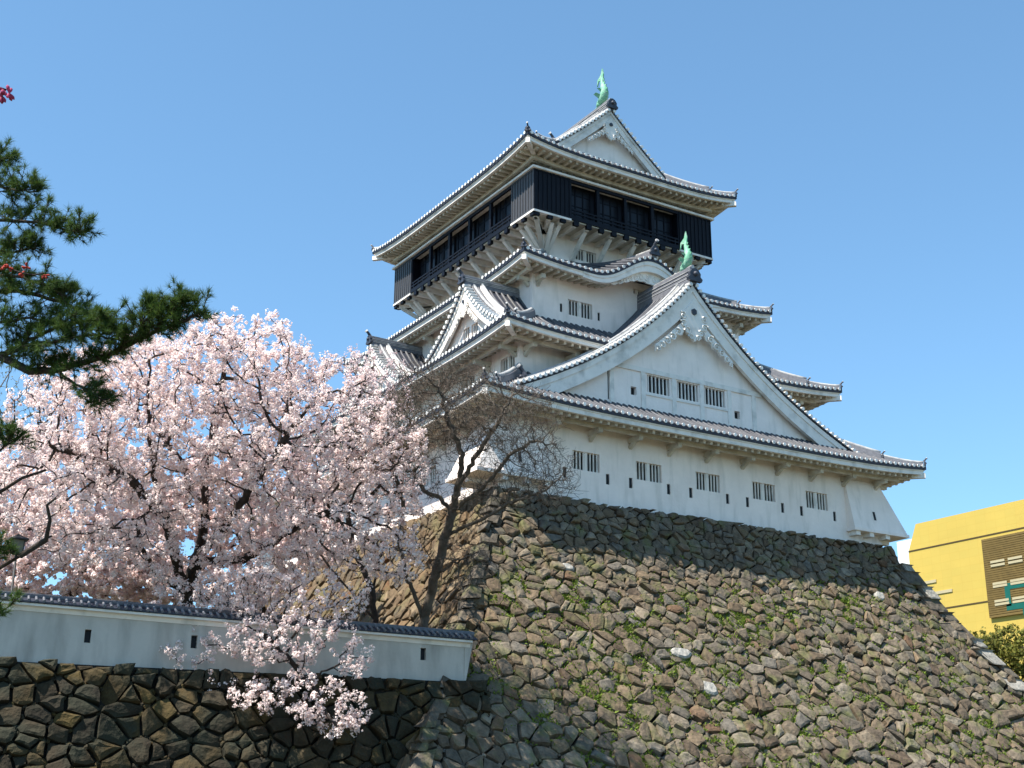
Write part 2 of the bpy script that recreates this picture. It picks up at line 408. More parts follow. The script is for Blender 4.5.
# few pale stones that stand out in the front face
fm = side_map((0, -1, 0), (1, 0, 0), HY)
for (a, h, sa, sh) in ((-7.0, 9.1, .75, .42), (-6.2, 11.0, .6, .55), (-12.3, 4.6, .45, .3), (12.0, 3.9, .5, .4)):
    p, nn = fm(a, h); m_ = MB(); ring = []
    up = np.cross(nn, (1, 0, 0)); k = 9
    out1 = [p+np.array([1, 0, 0])*math.cos(t)*sa*rnd.uniform(.8, 1.05)+up*math.sin(t)*sh*rnd.uniform(.75, 1.05) for t in [2*math.pi*j/k for j in range(k)]]
    m_.sweep([[q-nn*.1 for q in out1], [q+nn*.26 for q in out1], [p+(q-p)*.75+nn*.34 for q in out1]])
    m_.build('pale_stone', STONEP, base)

# weeds growing between the stones: uncountable
V = []
fm2 = fm; cl_c = []
for k in range(110): cl_c.append((rnd.uniform(-22, 20), rnd.uniform(3.6, 15), rnd.uniform(.6, 2.6)))
cnt = 0
for k in range(10000):
    c = rnd.choice(cl_c); a = c[0]+rnd.gauss(0, c[2]); h = c[1]+rnd.gauss(0, c[2]*.4)
    if not (2.2 < h < 17) or abs(a) > HX+off(h)-1: continue
    if rnd.random() < (a+18)/70: continue
    p, nn = fm(a, h); p = p+nn*rnd.uniform(.0, .12)
    for b in range(rnd.randint(5, 12)):
        d = nn*rnd.uniform(.2, 1)+np.array([rnd.uniform(-1, 1), rnd.uniform(-.4, .4), rnd.uniform(-.5, 1)]); d /= np.linalg.norm(d)
        s_ = np.cross(d, np.array([rnd.uniform(-1, 1), rnd.uniform(-1, 1), rnd.uniform(-1, 1)])); s_ /= np.linalg.norm(s_)+1e-9
        L = rnd.uniform(.08, .26); q = p+np.array([rnd.uniform(-.14, .14), 0, rnd.uniform(-.08, .08)])
        V += [q-s_*.028, q+d*L*.6+s_*.045, q+d*L, q+d*L*.5-s_*.04]
ORG[0] = np.array([0, -25, -10.])
tag(fast_mesh('weeds', np.array(V), 4, WEED), 'small green weeds sprouting between the stones of the sloping base', 'weeds', kind='stuff')

# ------------------------------------------------------------------ retaining wall with a white boundary wall on it
ret = root('retaining_wall', tuple(RETA)+(-19.2,), 'mossy retaining wall of large stones, tree shade darkened into their colour, under the white boundary wall', 'stone wall')
def rmap(a, h):
    nn = np.array([RN[0], RN[1], .26]); nn /= np.linalg.norm(nn)
    p = np.array([RETA[0]+RD[0]*a+RN[0]*(.12+.26*h), RETA[1]+RD[1]*a+RN[1]*(.12+.26*h), -11.5-h]); return p, nn
L_ = np.linalg.norm(RETB-RETA)
polys = voronoi(-40, L_+2.5, 0, 7.9, .92, .58, rnd, drop=.28)
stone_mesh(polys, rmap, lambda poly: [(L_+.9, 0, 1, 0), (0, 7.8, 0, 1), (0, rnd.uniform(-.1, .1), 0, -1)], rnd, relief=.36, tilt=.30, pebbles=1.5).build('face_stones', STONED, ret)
m_ = MB(); m_.sweep([[tuple(RET0+RD*5+RN*x)+(z,) for x, z in ((-.5, -11.46), (.06, -11.46), (2.0, -19.3), (-.5, -19.3))],
                     [tuple(RETB+RD*.7+RN*x)+(z,) for x, z in ((-.5, -11.46), (.06, -11.46), (2.0, -19.3), (-.5, -19.3))]])
m_.build('backing', GAP, ret)

bw = root('boundary_wall', tuple(RETA)+(-11.5,), 'long low white plastered wall with a dark tiled coping', 'plaster wall')
def WP(a, d, z): return np.array([RETA[0]+RD[0]*a+RN[0]*d, RETA[1]+RD[1]*a+RN[1]*d, z])
def ztop(a): return -9.05-(a/L_)*.50      # eave height drops slightly towards the castle
XA, XB = -38.0, L_-.15
lps = [(3.3, 'l'), (7.7, 'l'), (18.1, 's')]
m_ = MB(); xs = sorted([XA, XB]+[x for a, k in lps for x in (a-.13, a+.13)])
def seg(a0, a1, z0f, z1f):
    m_.sweep([[WP(a, 0, z0f(a)), WP(a, -.4, z0f(a)), WP(a, -.4, z1f(a)), WP(a, 0, z1f(a))] for a in (a0, a1)], cap=True)
zb = lambda a: -11.5
for i in range(len(xs)-1):
    hole = any(abs((xs[i]+xs[i+1])/2-a) < .01 for a, k in lps)
    if not hole:
        n_ = max(1, int((xs[i+1]-xs[i])/8))
        seg(xs[i], xs[i+1], zb, lambda a: ztop(a)-.1)
    else:
        seg(xs[i], xs[i+1], zb, lambda a: -10.55); seg(xs[i], xs[i+1], lambda a: -10.0, lambda a: ztop(a)-.1)
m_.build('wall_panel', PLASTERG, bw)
for a, k in lps:
    q = MB(); q.box(WP(a, -.22, -10.28), np.append(RD, 0)*.125, np.append(RN, 0)*.02, (0, 0, .27)); q.build('loophole', VOID, bw)
m_ = MB(); m_.sweep([[WP(a, d, ztop(a)+z) for d, z in ((.04, -.32), (.10, -.14), (.34, -.12), (.34, -.02), (-.2, .02), (-.74, -.02), (-.74, -.12), (-.45, -.14))] for a in (XA, XB+.25)])
m_.build('eave_moulding', TRIM, bw)
m_ = MB()
m_.sweep([[WP(a, d, ztop(a)+z) for d, z in ((.44, .0), (.44, .06), (-.1, .26), (-.3, .26), (-.84, .06), (-.84, .0))] for a in (XA, XB+.45)], 0)
m_.tube([WP(XA, -.2, ztop(XA)+.33), WP(XB+.5, -.2, ztop(XB)+.33)], .13, 8, 1)
a = XA+.1
while a < XB+.45:
    for s_ in (1, -1):
        p0 = WP(a, -.2+s_*.08, ztop(a)+.30); p1 = WP(a, -.2+s_*.67, ztop(a)+.075)
        m_.tube([p0, p1], .065, 6, 1)
    a += .3
m_.build('tile_coping', [TILE, RIDGE], bw)
# slanted end post against the castle base
m_ = MB(); m_.sweep([[WP(XB-.02, .03, -11.5), WP(XB+.05, .03, -11.5), WP(XB+.38, .03, ztop(XB)-.1), WP(XB-.02, .03, ztop(XB)-.1)],
                     [WP(XB-.02, -.43, -11.5), WP(XB+.05, -.43, -11.5), WP(XB+.38, -.43, ztop(XB)-.1), WP(XB-.02, -.43, ztop(XB)-.1)]])
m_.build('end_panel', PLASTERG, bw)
# ------------------------------------------------------------------ the castle keep
keep = root('castle_keep', (0, 0, 0), 'white plastered multi-storey castle with curved grey tiled roofs and a black top storey', 'castle')
SIDES = {'front': ((0, -1), (1, 0)), 'right': ((1, 0), (0, 1)), 'back': ((0, 1), (-1, 0)), 'left': ((-1, 0), (0, -1))}
def sp(side, d, x, z):
    n, r = SIDES[side]; return np.array([n[0]*d+r[0]*x, n[1]*d+r[1]*x, z])
def hd(side, a, b): return (a, b) if side in ('front', 'back') else (b, a)     # (half length along, distance out)

def wall_ring(a, b, z0, z1, holes, th=.35, name='wall', base_flare=True):
    """four plastered walls with real openings; holes: {side: [(x0,x1,z0,z1)]}"""
    mb = MB()
    for side in SIDES:
        half, dist = hd(side, a, b); hs = holes.get(side, [])
        xs = sorted(set([-half, half]+[q for h in hs for q in h[:2]])); zs = sorted(set([z0, z1]+[q for h in hs for q in h[2:]]))
        for i in range(len(xs)-1):
            for j in range(len(zs)-1):
                cx, cz = (xs[i]+xs[i+1])/2, (zs[j]+zs[j+1])/2
                if any(h[0] < cx < h[1] and h[2] < cz < h[3] for h in hs): continue
                mb.add([sp(side, dist, xs[i], zs[j]), sp(side, dist, xs[i+1], zs[j]), sp(side, dist, xs[i+1], zs[j+1]), sp(side, dist, xs[i], zs[j+1])], [(0, 1, 2, 3)])
        for h in hs:
            P = [(h[0], h[2]), (h[1], h[2]), (h[1], h[3]), (h[0], h[3])]
            for k in range(4):
                p, q = P[k], P[(k+1) % 4]
                mb.add([sp(side, dist, *p), sp(side, dist, *q), sp(side, dist-th, *q), sp(side, dist-th, *p)], [(0, 1, 2, 3)])
    o = mb.build(name, PLASTER, keep)
    for side, hs in holes.items():
        half, dist = hd(side, a, b)
        for h in hs:
            n, r = SIDES[side]; w_ = h[1]-h[0]; hh = h[3]-h[2]; c = sp(side, dist-(th-.02 if h[1]-h[0] > .7 else .09), (h[0]+h[1])/2, (h[2]+h[3])/2)
            q = MB(); q.box(c, np.array(r+(0,))*(w_/2-.005), np.array(n+(0,))*.02, (0, 0, hh/2-.005))
            wo = q.build('window' if w_ > .7 else 'loophole', VOID, o)
            if w_ > .7:      # lattice bars of the window
                q = MB(); nb = max(4, 2*int(round(w_/.5)))
                for k in range(nb):
                    x = h[0]+w_*(k+.5)/nb
                    q.box(sp(side, dist-.14, x, (h[2]+h[3])/2), np.array(r+(0,))*.036, np.array(n+(0,))*.04, (0, 0, hh/2))
                q.box(sp(side, dist-.14, (h[0]+h[1])/2, (h[2]+h[3])/2), np.array(r+(0,))*(.075 if w_ > 1.2 else .036), np.array(n+(0,))*.07, (0, 0, hh/2))
                q.build('lattice_bars', TRIM, o)
    return o

def roof_f(t): return 1-(1-t)**1.28
class Skirt:
    def __init__(s, ai, bi, zi, ae, be, ztip, lift=.5, bump=None, p=4.0):
        s.ai, s.bi, s.zi, s.ae, s.be, s.ze, s.lift, s.bump, s.p = ai, bi, zi, ae, be, ztip-lift, lift, bump or {}, p
    def z(s, side, x, t):
        hi, di = hd(side, s.ai, s.bi); he, de = hd(side, s.ae, s.be)
        half = hi+(he-hi)*t; ss = min(1, abs(x)/max(half, .01))
        b = s.bump[side](x)*min(1, (t/.75))**.7 if side in s.bump else 0
        return s.zi+(s.ze-s.zi)*roof_f(t)+s.lift*ss**s.p*t*t+b
    def pt(s, side, x, t, dz=0, dd=0):
        hi, di = hd(side, s.ai, s.bi); he, de = hd(side, s.ae, s.be)
        return sp(side, di+(de-di)*t+dd, x, s.z(side, x, t)+dz)

PITCH = .45
def build_skirt(sk, wa, wb, label, arms=2.9, arm_on=True, rise=.22, fasc=.40, rollskip=None):
    """tiled skirt roof with fascia, rafters, brackets and hips; wa, wb: wall below it"""
    roof = MB(); fas = MB(); raft = MB(); soff = MB()
    for side in SIDES:
        hi, di = hd(side, sk.ai, sk.bi); he, de = hd(side, sk.ae, sk.be); wh, wd = hd(side, wa, wb)
        NX = 72; NT = 8
        roof.grid([[sk.pt(side, (hi+(he-hi)*t)*s_, t) for s_ in np.linspace(-1, 1, NX+1)] for t in np.linspace(0, 1, NT+1)], 0)
        n = int(he/PITCH)
        for k in range(-n, n+1):
            x = k*PITCH
            if rollskip and rollskip(side, x): continue
            t0 = max(0, (abs(x)-hi)/(he-hi)) if abs(x) > hi else 0
            if t0 > .97: continue
            ts = np.linspace(t0, 1.0, 6)
            pts = [sk.pt(side, x, t, .045) for t in ts]; e = pts[-1]+sp(side, .05, 0, -.01); pts.append(e)
            roof.tube([p_+np.array([RNG.normal(0, .012), RNG.normal(0, .012), 0]) for p_ in pts], .105, 6, 3)
            e2 = e+sp(side, .025, 0, 0); roof.tube([e2-sp(side, .03, 0, 0), e2+sp(side, .02, 0, 0)], .118, 8, 2, smooth=False)
        # tile edge and fascia swept along the eave
        xs = [he*v for v in np.linspace(-1, 1, NX+1)]
        def sec(x, prof):
            out = []
            for dd, dz in prof:
                q = sk.pt(side, x, 1.0, dz, dd)
                # mitre at the corners
                f = (he+dd)/he
                nn, rr = SIDES[side]; q = q+np.array([rr[0]*x*(f-1), rr[1]*x*(f-1), 0]); out.append(q)
            return out
        roof.sweep([sec(x, ((.02, .01), (.02, -.20), (-.3, -.20), (-.3, -.02))) for x in xs], 0, cap=False)
        fas.sweep([sec(x, ((-.06, -.205), (-.06, -.28), (-.12, -.29), (-.12, -.10-fasc), (-.34, -.10-fasc), (-.34, -.205))) for x in xs], 0, cap=False)
        # soffit
        oh = de-wd
        SO = .07+fasc
        def sof(x_s, u, dz=0):       # x_s in [-1,1], u 0 at wall .. 1 at eave
            he2 = he-.35; de2 = de-.35
            x = x_s*(wh+(he2-wh)*u); zz = sk.z(side, x_s*he, 1.0)-SO
            zw = sk.ze-SO+rise*oh
            b = sk.bump[side](x_s*he) if side in sk.bump else 0
            zz2 = zw+(zz-zw)*u+(b*(1-u)*.9)
            return sp(side, wd+(de2-wd)*u, x, zz2+dz)
        soff.grid([[sof(s_, u) for s_ in np.linspace(-1, 1, NX+1)] for u in np.linspace(0, 1, 5)], 0)
        he2 = he-.35
        n2 = int(he2/.55)
        for k in range(-n2, n2+1):
            x = k*.55+.02
            u0 = max(0, (abs(x)-wh)/(he2-wh))
            if u0 > .93: continue
            def rp(u):
                half = wh+(he2-wh)*u; return sof(x/half if abs(x) <= half else math.copysign(1, x), u, -.10)
            raft.bar(rp(u0), rp(.985), .17, .24)
        # purlin and bracket arms
        for sgn in (0,):
            pp = [sof(s_, .50, -.34) for s_ in np.linspace(-1, 1, 25)]
            if side in sk.bump: pass
            else:
                for i in range(24): raft.bar(pp[i], pp[i+1], .24, .26)
        if arm_on:
            m_ = int((wh*2-.8)/arms)
            for i in range(m_+1):
                x = -wh+.4+(2*wh-.8)*i/m_
                if side in sk.bump and abs(x) < 5.2: continue
                half = wh+(he2-wh)*.5
                z1 = sof(x/half, .5)[2]-.56
                raft.bar(sp(side, wd-.1, x, z1), sp(side, wd+(de-.35-wd)*.60, x, z1), .30, .30)
                raft.bar(sp(side, wd+.02, x, z1-.42), sp(side, wd+(de-.35-wd)*.30, x, z1-.06), .22, .22)
    r = roof.build('roof', [TILE, TILEL, TILEEND, TILER], keep, label)
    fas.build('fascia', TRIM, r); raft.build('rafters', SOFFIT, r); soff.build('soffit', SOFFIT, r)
    # hips
    for sx, sy in ((-1, -1), (1, -1), (-1, 1), (1, 1)):
        side = 'front' if sy < 0 else 'back'
        def hp(t, dz): 
            hi, di = hd(side, sk.ai, sk.bi); he, de = hd(side, sk.ae, sk.be)
            return np.array([sx*(hi+(he-hi)*t), sy*(di+(de-di)*t), sk.z(side, (hi+(he-hi)*t), t)+dz])
        hip = MB(); dg = np.array([sx, sy, 0])/math.sqrt(2); pr = np.array([-dg[1], dg[0], 0])
        for (t0, t1, w_, h_, cr) in ((0, .66, .26, .42, .13), (.60, .985, .19, .24, .11)):
            ts = np.linspace(t0, t1, 9)
            hip.sweep([[hp(t, -.1)+pr*w_, hp(t, h_)+pr*w_*.75, hp(t, h_)-pr*w_*.75, hp(t, -.1)-pr*w_] for t in ts], 0)
            hip.tube([hp(t, h_+.06) for t in ts], cr, 6, 1)
            e = hp(t1, h_*.5); 
        h = hip.build('hip_ridge', [RIDGE, TILEL], r)
        for t, sc in ((.67, .62), (.99, .62)):
            ornament(hp(t, .08), dg, sc).build('ridge_end_tile', [DARKT, TILEL], h)
        # corner beam end under the eave
        q = hp(.985, -.62); hb = MB(); hb.bar(q-dg*1.9+np.array([0, 0, .0]), q+dg*.05, .3, .34); hb.build('corner_beam', TRIM, r)
    return r

def ornament(p, d, s=1.0, ball=True, horn=True):
    """ridge-end tile: shield, side scrolls, upswept horn with pale cap"""
    q = MB(); d = np.array(d, float); pr = np.cross(d, (0, 0, 1)); up = np.array([0, 0, 1.0])
    prof = [(-.42, -.05), (-.48, .10), (-.34, .22), (-.36, .40), (-.20, .62), (0, .70), (.20, .62), (.36, .40), (.34, .22), (.48, .10), (.42, -.05)]
    q.prism([p+pr*x*s*.8+up*z*s*.8 for x, z in prof], d*.16*s, 0)
    q.ball(p+d*.17*s+up*.28*s, .12*s, 0, (1, 1, 1))
    if not horn: return q
    q.tube([p+up*.50*s, p+d*.08*s+up*.60*s, p+d*.18*s+up*.72*s, p+d*.30*s+up*.82*s], [.11*s, .10*s, .09*s, .085*s], 8, 0)
    q.tube([p+d*.29*s+up*.81*s, p+d*.36*s+up*.86*s], [.115*s, .115*s], 8, 1)
    return q

# --- wall tiers
W1 = (15.1, 18.14); W2 = (11.43, 14.45); W3 = (8.88, 11.89); W4 = (5.6, 8.3)
win1 = [(.11+k*4.6-.97, .11+k*4.6+.97, 1.95, 3.07) for k in (-2, -1, 0, 1, 2)]+[(-13.0, -12.2, 1.95, 3.07)]
loop1 = [(x-.13, x+.13, 1.33, 1.97) for x in (-10.6, -7.55, -5.86, -3.0, -1.28, 1.66, 3.3, 6.26, 7.9, 10.85)]
lw1 = [(y-.97, y+.97, 1.95, 3.07) for y in (-11.5, -7, -2.5, 2, 6.5, 9.8)]+[(y-.13, y+.13, 1.33, 1.97) for y in (-13.2, -9.3, -4.8, -.2, 4.2)]
wall_ring(*W1, -.35, 5.3, {'front': win1+loop1, 'left': lw1})
wall_ring(*W2, 7.0, 11.6, {'left': [(12.2, 13.9, 9.25, 10.1), (7.2, 8.9, 9.25, 10.1), (-6.0, -4.0, 9.25, 10.1)]})
wall_ring(*W3, 12.9, 18.0, {'front': [(-6.03, -4.05, 14.45, 15.55), (-6.68, -6.48, 14.5, 15.1), (-3.62, -3.42, 14.5, 15.1), (-.6, .2, 17.15, 17.5), (.6, 1.3, 17.15, 17.5)], 'left': [(-1, 1, 14.6, 15.5)]})
wall_ring(*W4, 19.4, 23.2, {'front': [(-2.95, -1.1, 20.5, 21.35), (1.1, 2.95, 20.5, 21.35)], 'left': [(2.2, 4.0, 20.5, 21.35), (-4, -2.2, 20.5, 21.35)]})

# --- roofs
R1 = Skirt(*W2, 8.7, 17.43, 20.43, 5.45, .42)
build_skirt(R1, *W1, 'wide lowest roof skirt', fasc=.44)
R2 = Skirt(*W3, 13.75, 13.78, 16.8, 11.30, .42)
build_skirt(R2, *W2, 'second roof skirt carrying the side gables')
def kara(x):
    x = x+.1; a = abs(x)
    if a < 3.6: return -.16+2.0*math.cos(math.pi*a/7.2*1.0)**1.5 if a < 3.55 else -.16
    if a < 5.4: return -.16*math.cos(math.pi*(a-3.6)/3.6)
    return 0
def kara(x):
    a = abs(x+.1)
    if a >= 5.6: return 0
    u = a/5.6; return 2.05*(0.5+0.5*math.cos(math.pi*min(1, u*1.06)))**1.15-.12*math.sin(math.pi*u)**2
R3 = Skirt(*W4, 20.1, 10.63, 13.64, 17.55, .42, bump={'front': kara})
build_skirt(R3, *W3, 'third roof skirt with a wave-shaped bulging front eave', rise=.18)
B = (7.85, 10.53)
R4 = Skirt(4.65, 8.35, 29.0, 9.3, 11.96, 27.12, .5)
build_skirt(R4, 6.9, 9.55, 'top roof skirt', arm_on=False, rise=.10)

# broad bargeboard under the wave-shaped eave and its pendant carving
m_ = MB(); xs = np.linspace(-5.9, 5.7, 60)
def kz(x): return R3.z('front', x, 1.0)
secs = []
for x in xs:
    k = 1-abs(x+.1)/6.0; h_ = .46+.40*max(0, k)
    secs.append([sp('front', 13.64-.05+d_, x, kz(x)-.11-z_) for d_, z_ in ((.02, 0), (.02, h_*.45), (-.05, h_*.5), (-.05, h_), (-.40, h_), (-.40, 0))])
m_.sweep(secs); m_.build('wave_bargeboard', TRIM, keep)
def spiral(mb, c, r, ax, ay, turns=1.35, sgn=1, start=0, th=.05, m=0):
    c = np.array(c, float); pts = []; n = int(16*turns)
    for i in range(n+1):
        u = i/n; a = start+sgn*2*math.pi*turns*u; rr = r*(1-.78*u)
        pts.append(c+ax*math.cos(a)*rr+ay*math.sin(a)*rr)
    mb.tube(pts, [th*(1-.3*i/n) for i in range(n+1)], 6, m)
m_ = MB(); N_ = 40; up_ = []; dn_ = []
for i in range(N_+1):
    x = -.1-3.3+6.6*i/N_; k = 1-abs(x+.1)/3.5; zt_ = kz(x)-.62-.32*k
    up_.append((x, zt_)); dn_.append((x, zt_-.16-.62*k**1.3-.10*abs(math.sin(i*.95))))
m_.prism([sp('front', 13.26, x, z) for x, z in up_+dn_[::-1]], (0, .12, 0))
for sg in (-1, 1):
    for i in range(6):
        x = -.1+sg*(.35+i*.46); k = 1-abs(x+.1)/3.5
        spiral(m_, sp('front', 13.27, x, kz(x)-.62-.32*k-.12-.36*k), .17+.05*k, np.array([1., 0, 0]), np.array([0, 0, 1.]), sgn=sg, start=math.pi/2, th=.045)
m_.build('pendant_carving', TRIM, keep)
# wave gable top ridge
m_ = MB(); m_.sweep([[np.array([-.1+x, y, 19.55+(y+13.7)*.12+z]) for x, z in ((-.22, -.3), (-.17, .25), (.17, .25), (.22, -.3))] for y in (-13.75, -11, -8.4)])
m_.tube([(-.1, y, 19.85+(y+13.7)*.12) for y in (-13.75, -11, -8.4)], .13, 8, 1)
rr = m_.build('wave_gable_ridge', [RIDGE, TILEL], keep)
o_ = ornament(np.array([-.1, -13.75, 19.45]), np.array([0, -1., 0]), 1.15)
0 and o_.tube([(-.1, -13.8, 20.2), (-.1, -14.1, 20.5), (-.1, -14.45, 20.95)], [.12, .1, .08], 8, 1)
o_.build('ridge_end_tile', [DARKT, TILEL], rr)

# --- gables
class Gable:
    """frame: O at the base plane, r along the width, n outward; prof: half profile (s, z) with z above O"""
    def __init__(g, O, r, n, prof):
        g.O = np.array(O, float); g.r = np.array(r, float); g.n = np.array(n, float); g.u = np.array([0, 0, 1.])
        g.S = np.array([p[0] for p in prof]); g.Z = np.array([p[1] for p in prof])
    def z(g, s):
        return float(np.interp(abs(s), g.S, g.Z))
    def P(g, s, d, z): return g.O+g.r*s+g.n*d+g.u*z
def smooth_prof(pts, n=26):
    S = [p[0] for p in pts]; Z = [p[1] for p in pts]
    c = np.polyfit(S, Z, 3); ss = np.linspace(0, S[-1], n)
    return [(s_, float(np.polyval(c, s_))) for s_ in ss]

def build_gable(g, back, board=.95, inset=.8, name='gable', label=None, ridge_h=.55, pend=1.0, wall_holes=(), zfloor=0.0, finial=False, verge_rolls=3, board_t=.22, horn=1.0, rid_back=None, ridge_front=.1):
    """back: how far the roof runs behind the reference plane"""
    SM = g.S[-1]; n_s = 22
    roof = MB(); SS = np.linspace(0, SM, n_s)
    for sg in (-1, 1):
        roof.grid([[g.P(sg*s_, d, g.z(s_)) for s_ in SS] for d in np.linspace(.06, -back, 3)], 0)
        roof.grid([[g.P(sg*s_, d, g.z(s_)-.14) for s_ in SS] for d in (.06, -back)], 0)
        roof.grid([[g.P(sg*s_, .06, g.z(s_)-q) for s_ in SS] for q in (0, .14)], 0)
        # rows of round tiles down the slope
        d = -.5
        while d > -back:
            roof.tube([g.P(sg*s_, d+RNG.normal(0, .01), g.z(s_)+.05) for s_ in SS[::1]], .105, 6, 4); d -= PITCH
        # verge: short tiles running outwards, ends to the front
        L = 0; prev = None; s_ = .25
        while s_ < SM-.05:
            z_ = g.z(s_)
            roof.tube([g.P(sg*s_, .16, z_+.02), g.P(sg*s_, -.34, z_+.06)], .125, 6, 2)
            roof.tube([g.P(sg*s_, .155, z_+.02), g.P(sg*s_, .20, z_+.02)], .125, 8, 2, smooth=False)
            dz = (g.z(s_+.05)-z_)/.05; s_ += .42/math.hypot(1, dz)
        # descending ridges near the verge
        for dd, h_ in ((-.62, .16), (-1.25, .34))[:2 if verge_rolls > 2 else 1]:
            s1 = SM*.97 if h_ < .2 else SM*.86; q = np.linspace(.2, s1, 18)
            roof.sweep([[g.P(sg*v, dd+.2, g.z(v)), g.P(sg*v, dd+.15, g.z(v)+h_), g.P(sg*v, dd-.15, g.z(v)+h_), g.P(sg*v, dd-.2, g.z(v))] for v in q], 3)
            roof.tube([g.P(sg*v, dd, g.z(v)+h_+.04) for v in q], .11, 6, 1)
    gb = roof.build(name, [TILE, TILEL, TILEEND, TRIM, TILER], keep, label)
    if verge_rolls > 2:
        for sg in (-1, 1):
            s1 = SM*.86; dv = g.r*sg*.8+g.n*0; 
            ornament(g.P(sg*s1, -1.25, g.z(s1)+.05), g.r*sg, .9*horn).build('ridge_end_tile', [DARKT, TILEL], gb)
    # bargeboards, stepped
    bb = MB()
    for sg in (-1, 1):
        q = np.linspace(0, SM, 30)
        def bw_(v): return board*(1+.22*(v/SM)**2)
        for (d0, d1, a0, a1) in ((0.0, -board_t, .13, .40), (-.07, -board_t-.1, .38, .98)):
            secs = []
            for v in q:
                dz = (g.z(min(v+.1, SM))-g.z(max(v-.1, 0)))/(min(v+.1, SM)-max(v-.1, 0)); k = min(math.hypot(1, dz), 1.6)
                w_ = bw_(v)*k
                secs.append([g.P(sg*v, d0, g.z(v)-a0*w_-.0), g.P(sg*v, d0, g.z(v)-a1*w_), g.P(sg*v, d1, g.z(v)-a1*w_), g.P(sg*v, d1, g.z(v)-a0*w_)])
            bb.sweep(secs)
    bb.build('bargeboard', TRIM, gb)
    # soffit between board and gable wall
    sf = MB()
    for sg in (-1, 1): sf.grid([[g.P(sg*v, d, g.z(v)-.2) for v in SS] for d in (-.1, -inset-.1)])
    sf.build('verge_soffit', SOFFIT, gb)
    # gable wall with openings
    wl = MB(); hs = list(wall_holes); xs = sorted(set(list(np.linspace(-SM, SM, 41))+[q for h in hs for q in h[:2]]))
    for i in range(len(xs)-1):
        xa, xb = xs[i], xs[i+1]; za, zb_ = g.z(xa)-.2, g.z(xb)-.2; cx = (xa+xb)/2
        cuts = [(h[2], h[3]) for h in hs if h[0] < cx < h[1]]
        lo_ = zfloor
        for c0, c1 in cuts:
            wl.add([g.P(xa, -inset, lo_), g.P(xb, -inset, lo_), g.P(xb, -inset, c0), g.P(xa, -inset, c0)], [(0, 1, 2, 3)]); lo_ = c1
        if max(za, zb_) > lo_: wl.add([g.P(xa, -inset, lo_), g.P(xb, -inset, lo_), g.P(xb, -inset, max(zb_, lo_)), g.P(xa, -inset, max(za, lo_))], [(0, 1, 2, 3)])
    for h in hs:
        Pq = [(h[0], h[2]), (h[1], h[2]), (h[1], h[3]), (h[0], h[3])]
        for k in range(4):
            p, q = Pq[k], Pq[(k+1) % 4]; wl.add([g.P(p[0], -inset, p[1]), g.P(q[0], -inset, q[1]), g.P(q[0], -inset-.3, q[1]), g.P(p[0], -inset-.3, p[1])], [(0, 1, 2, 3)])
    wlo = wl.build('gable_wall', PLASTER, gb)
    for h in hs:
        w_ = h[1]-h[0]; hh = h[3]-h[2]; c = g.P((h[0]+h[1])/2, -inset-.28, (h[2]+h[3])/2)
        q = MB(); q.box(c, g.r*(w_/2-.005), g.n*.02, g.u*(hh/2-.005)); 
        nb = max(3, int(round(w_/.30)))
        q.build('window', VOID, gb)
        if w_ > .7:
            q = MB()
            for k in range(nb):
                if nb > 4 and nb % 2 == 1 and k == nb//2:
                    q.box(g.P((h[0]+h[1])/2, -inset-.1, (h[2]+h[3])/2), g.r*.09, g.n*.05, g.u*hh/2); continue
                x = h[0]+w_*(k+.5)/nb; q.box(g.P(x, -inset-.12, (h[2]+h[3])/2), g.r*.036, g.n*.04, g.u*hh/2)
            q.build('lattice_bars', TRIM, gb)
    # pendant carving below the apex
    if pend:
        s = pend; pc = MB(); zt = g.z(0)-board*1.75; dd = .02
        C = lambda x, z: g.P(x*s, dd, zt+z*s)
        shape = [(0, .62), (.42, .12), (.72, -.35), (.80, -.9), (.55, -1.5), (.25, -1.75), (0, -1.95), (-.25, -1.75), (-.55, -1.5), (-.80, -.9), (-.72, -.35), (-.42, .12)]
        pc.prism([C(*p) for p in shape], -g.n*.16*s)
        for sg in (-1, 1):
            for (x, z, r_, st) in ((.50, -1.38, .26, 0), (.78, -.98, .25, .5), (.26, -1.72, .2, 0), (.80, -.48, .24, 1.0),
                                   (1.2, -.42, .25, .8), (1.62, -.72, .24, .8), (2.0, -1.08, .22, .8), (2.36, -1.42, .19, .8), (2.68, -1.76, .15, .8)):
                dzp = g.z(abs(x)*s)-g.z(0)
                zz = z if x < .9 else (dzp/s*.92-.40)
                spiral(pc, C(sg*x, zz)+g.n*.01, r_*s, g.r*sg, g.u, 1.3, 1, st, .055*s)
            wing = []; N_ = 26
            for i in range(N_+1):
                x = .3+2.55*i/N_; wing.append(C(sg*x, (g.z(x*s)-g.z(0))/s*.92-.02))
            for i in range(N_, -1, -1):
                x = .3+2.55*i/N_; w2 = .78-.5*i/N_+.13*math.sin(i*1.25)
                wing.append(C(sg*x, (g.z(x*s)-g.z(0))/s*.92-.02-w2))
            pc.prism([p-g.n*.05 for p in wing], -g.n*.12*s)
        po = pc.build('pendant_carving', TRIM, gb)
        hx = MB(); hx.prism([g.P(.21*s*math.sin(k*math.pi/3), .09, zt-.12*s+.21*s*math.cos(k*math.pi/3)) for k in range(6)], -g.n*.1); hx.build('hexagonal_cover', DARKT, po)
    # ridge
    rb = rid_back if rid_back is not None else back
    rg = MB(); z0 = g.z(0)
    rg.sweep([[g.P(x, d, z0+z+(.0 if i else .06)) for x, z in ((-.28, -.25), (-.22, ridge_h), (.22, ridge_h), (.28, -.25))] for i, d in enumerate((ridge_front, -rb))], 0)
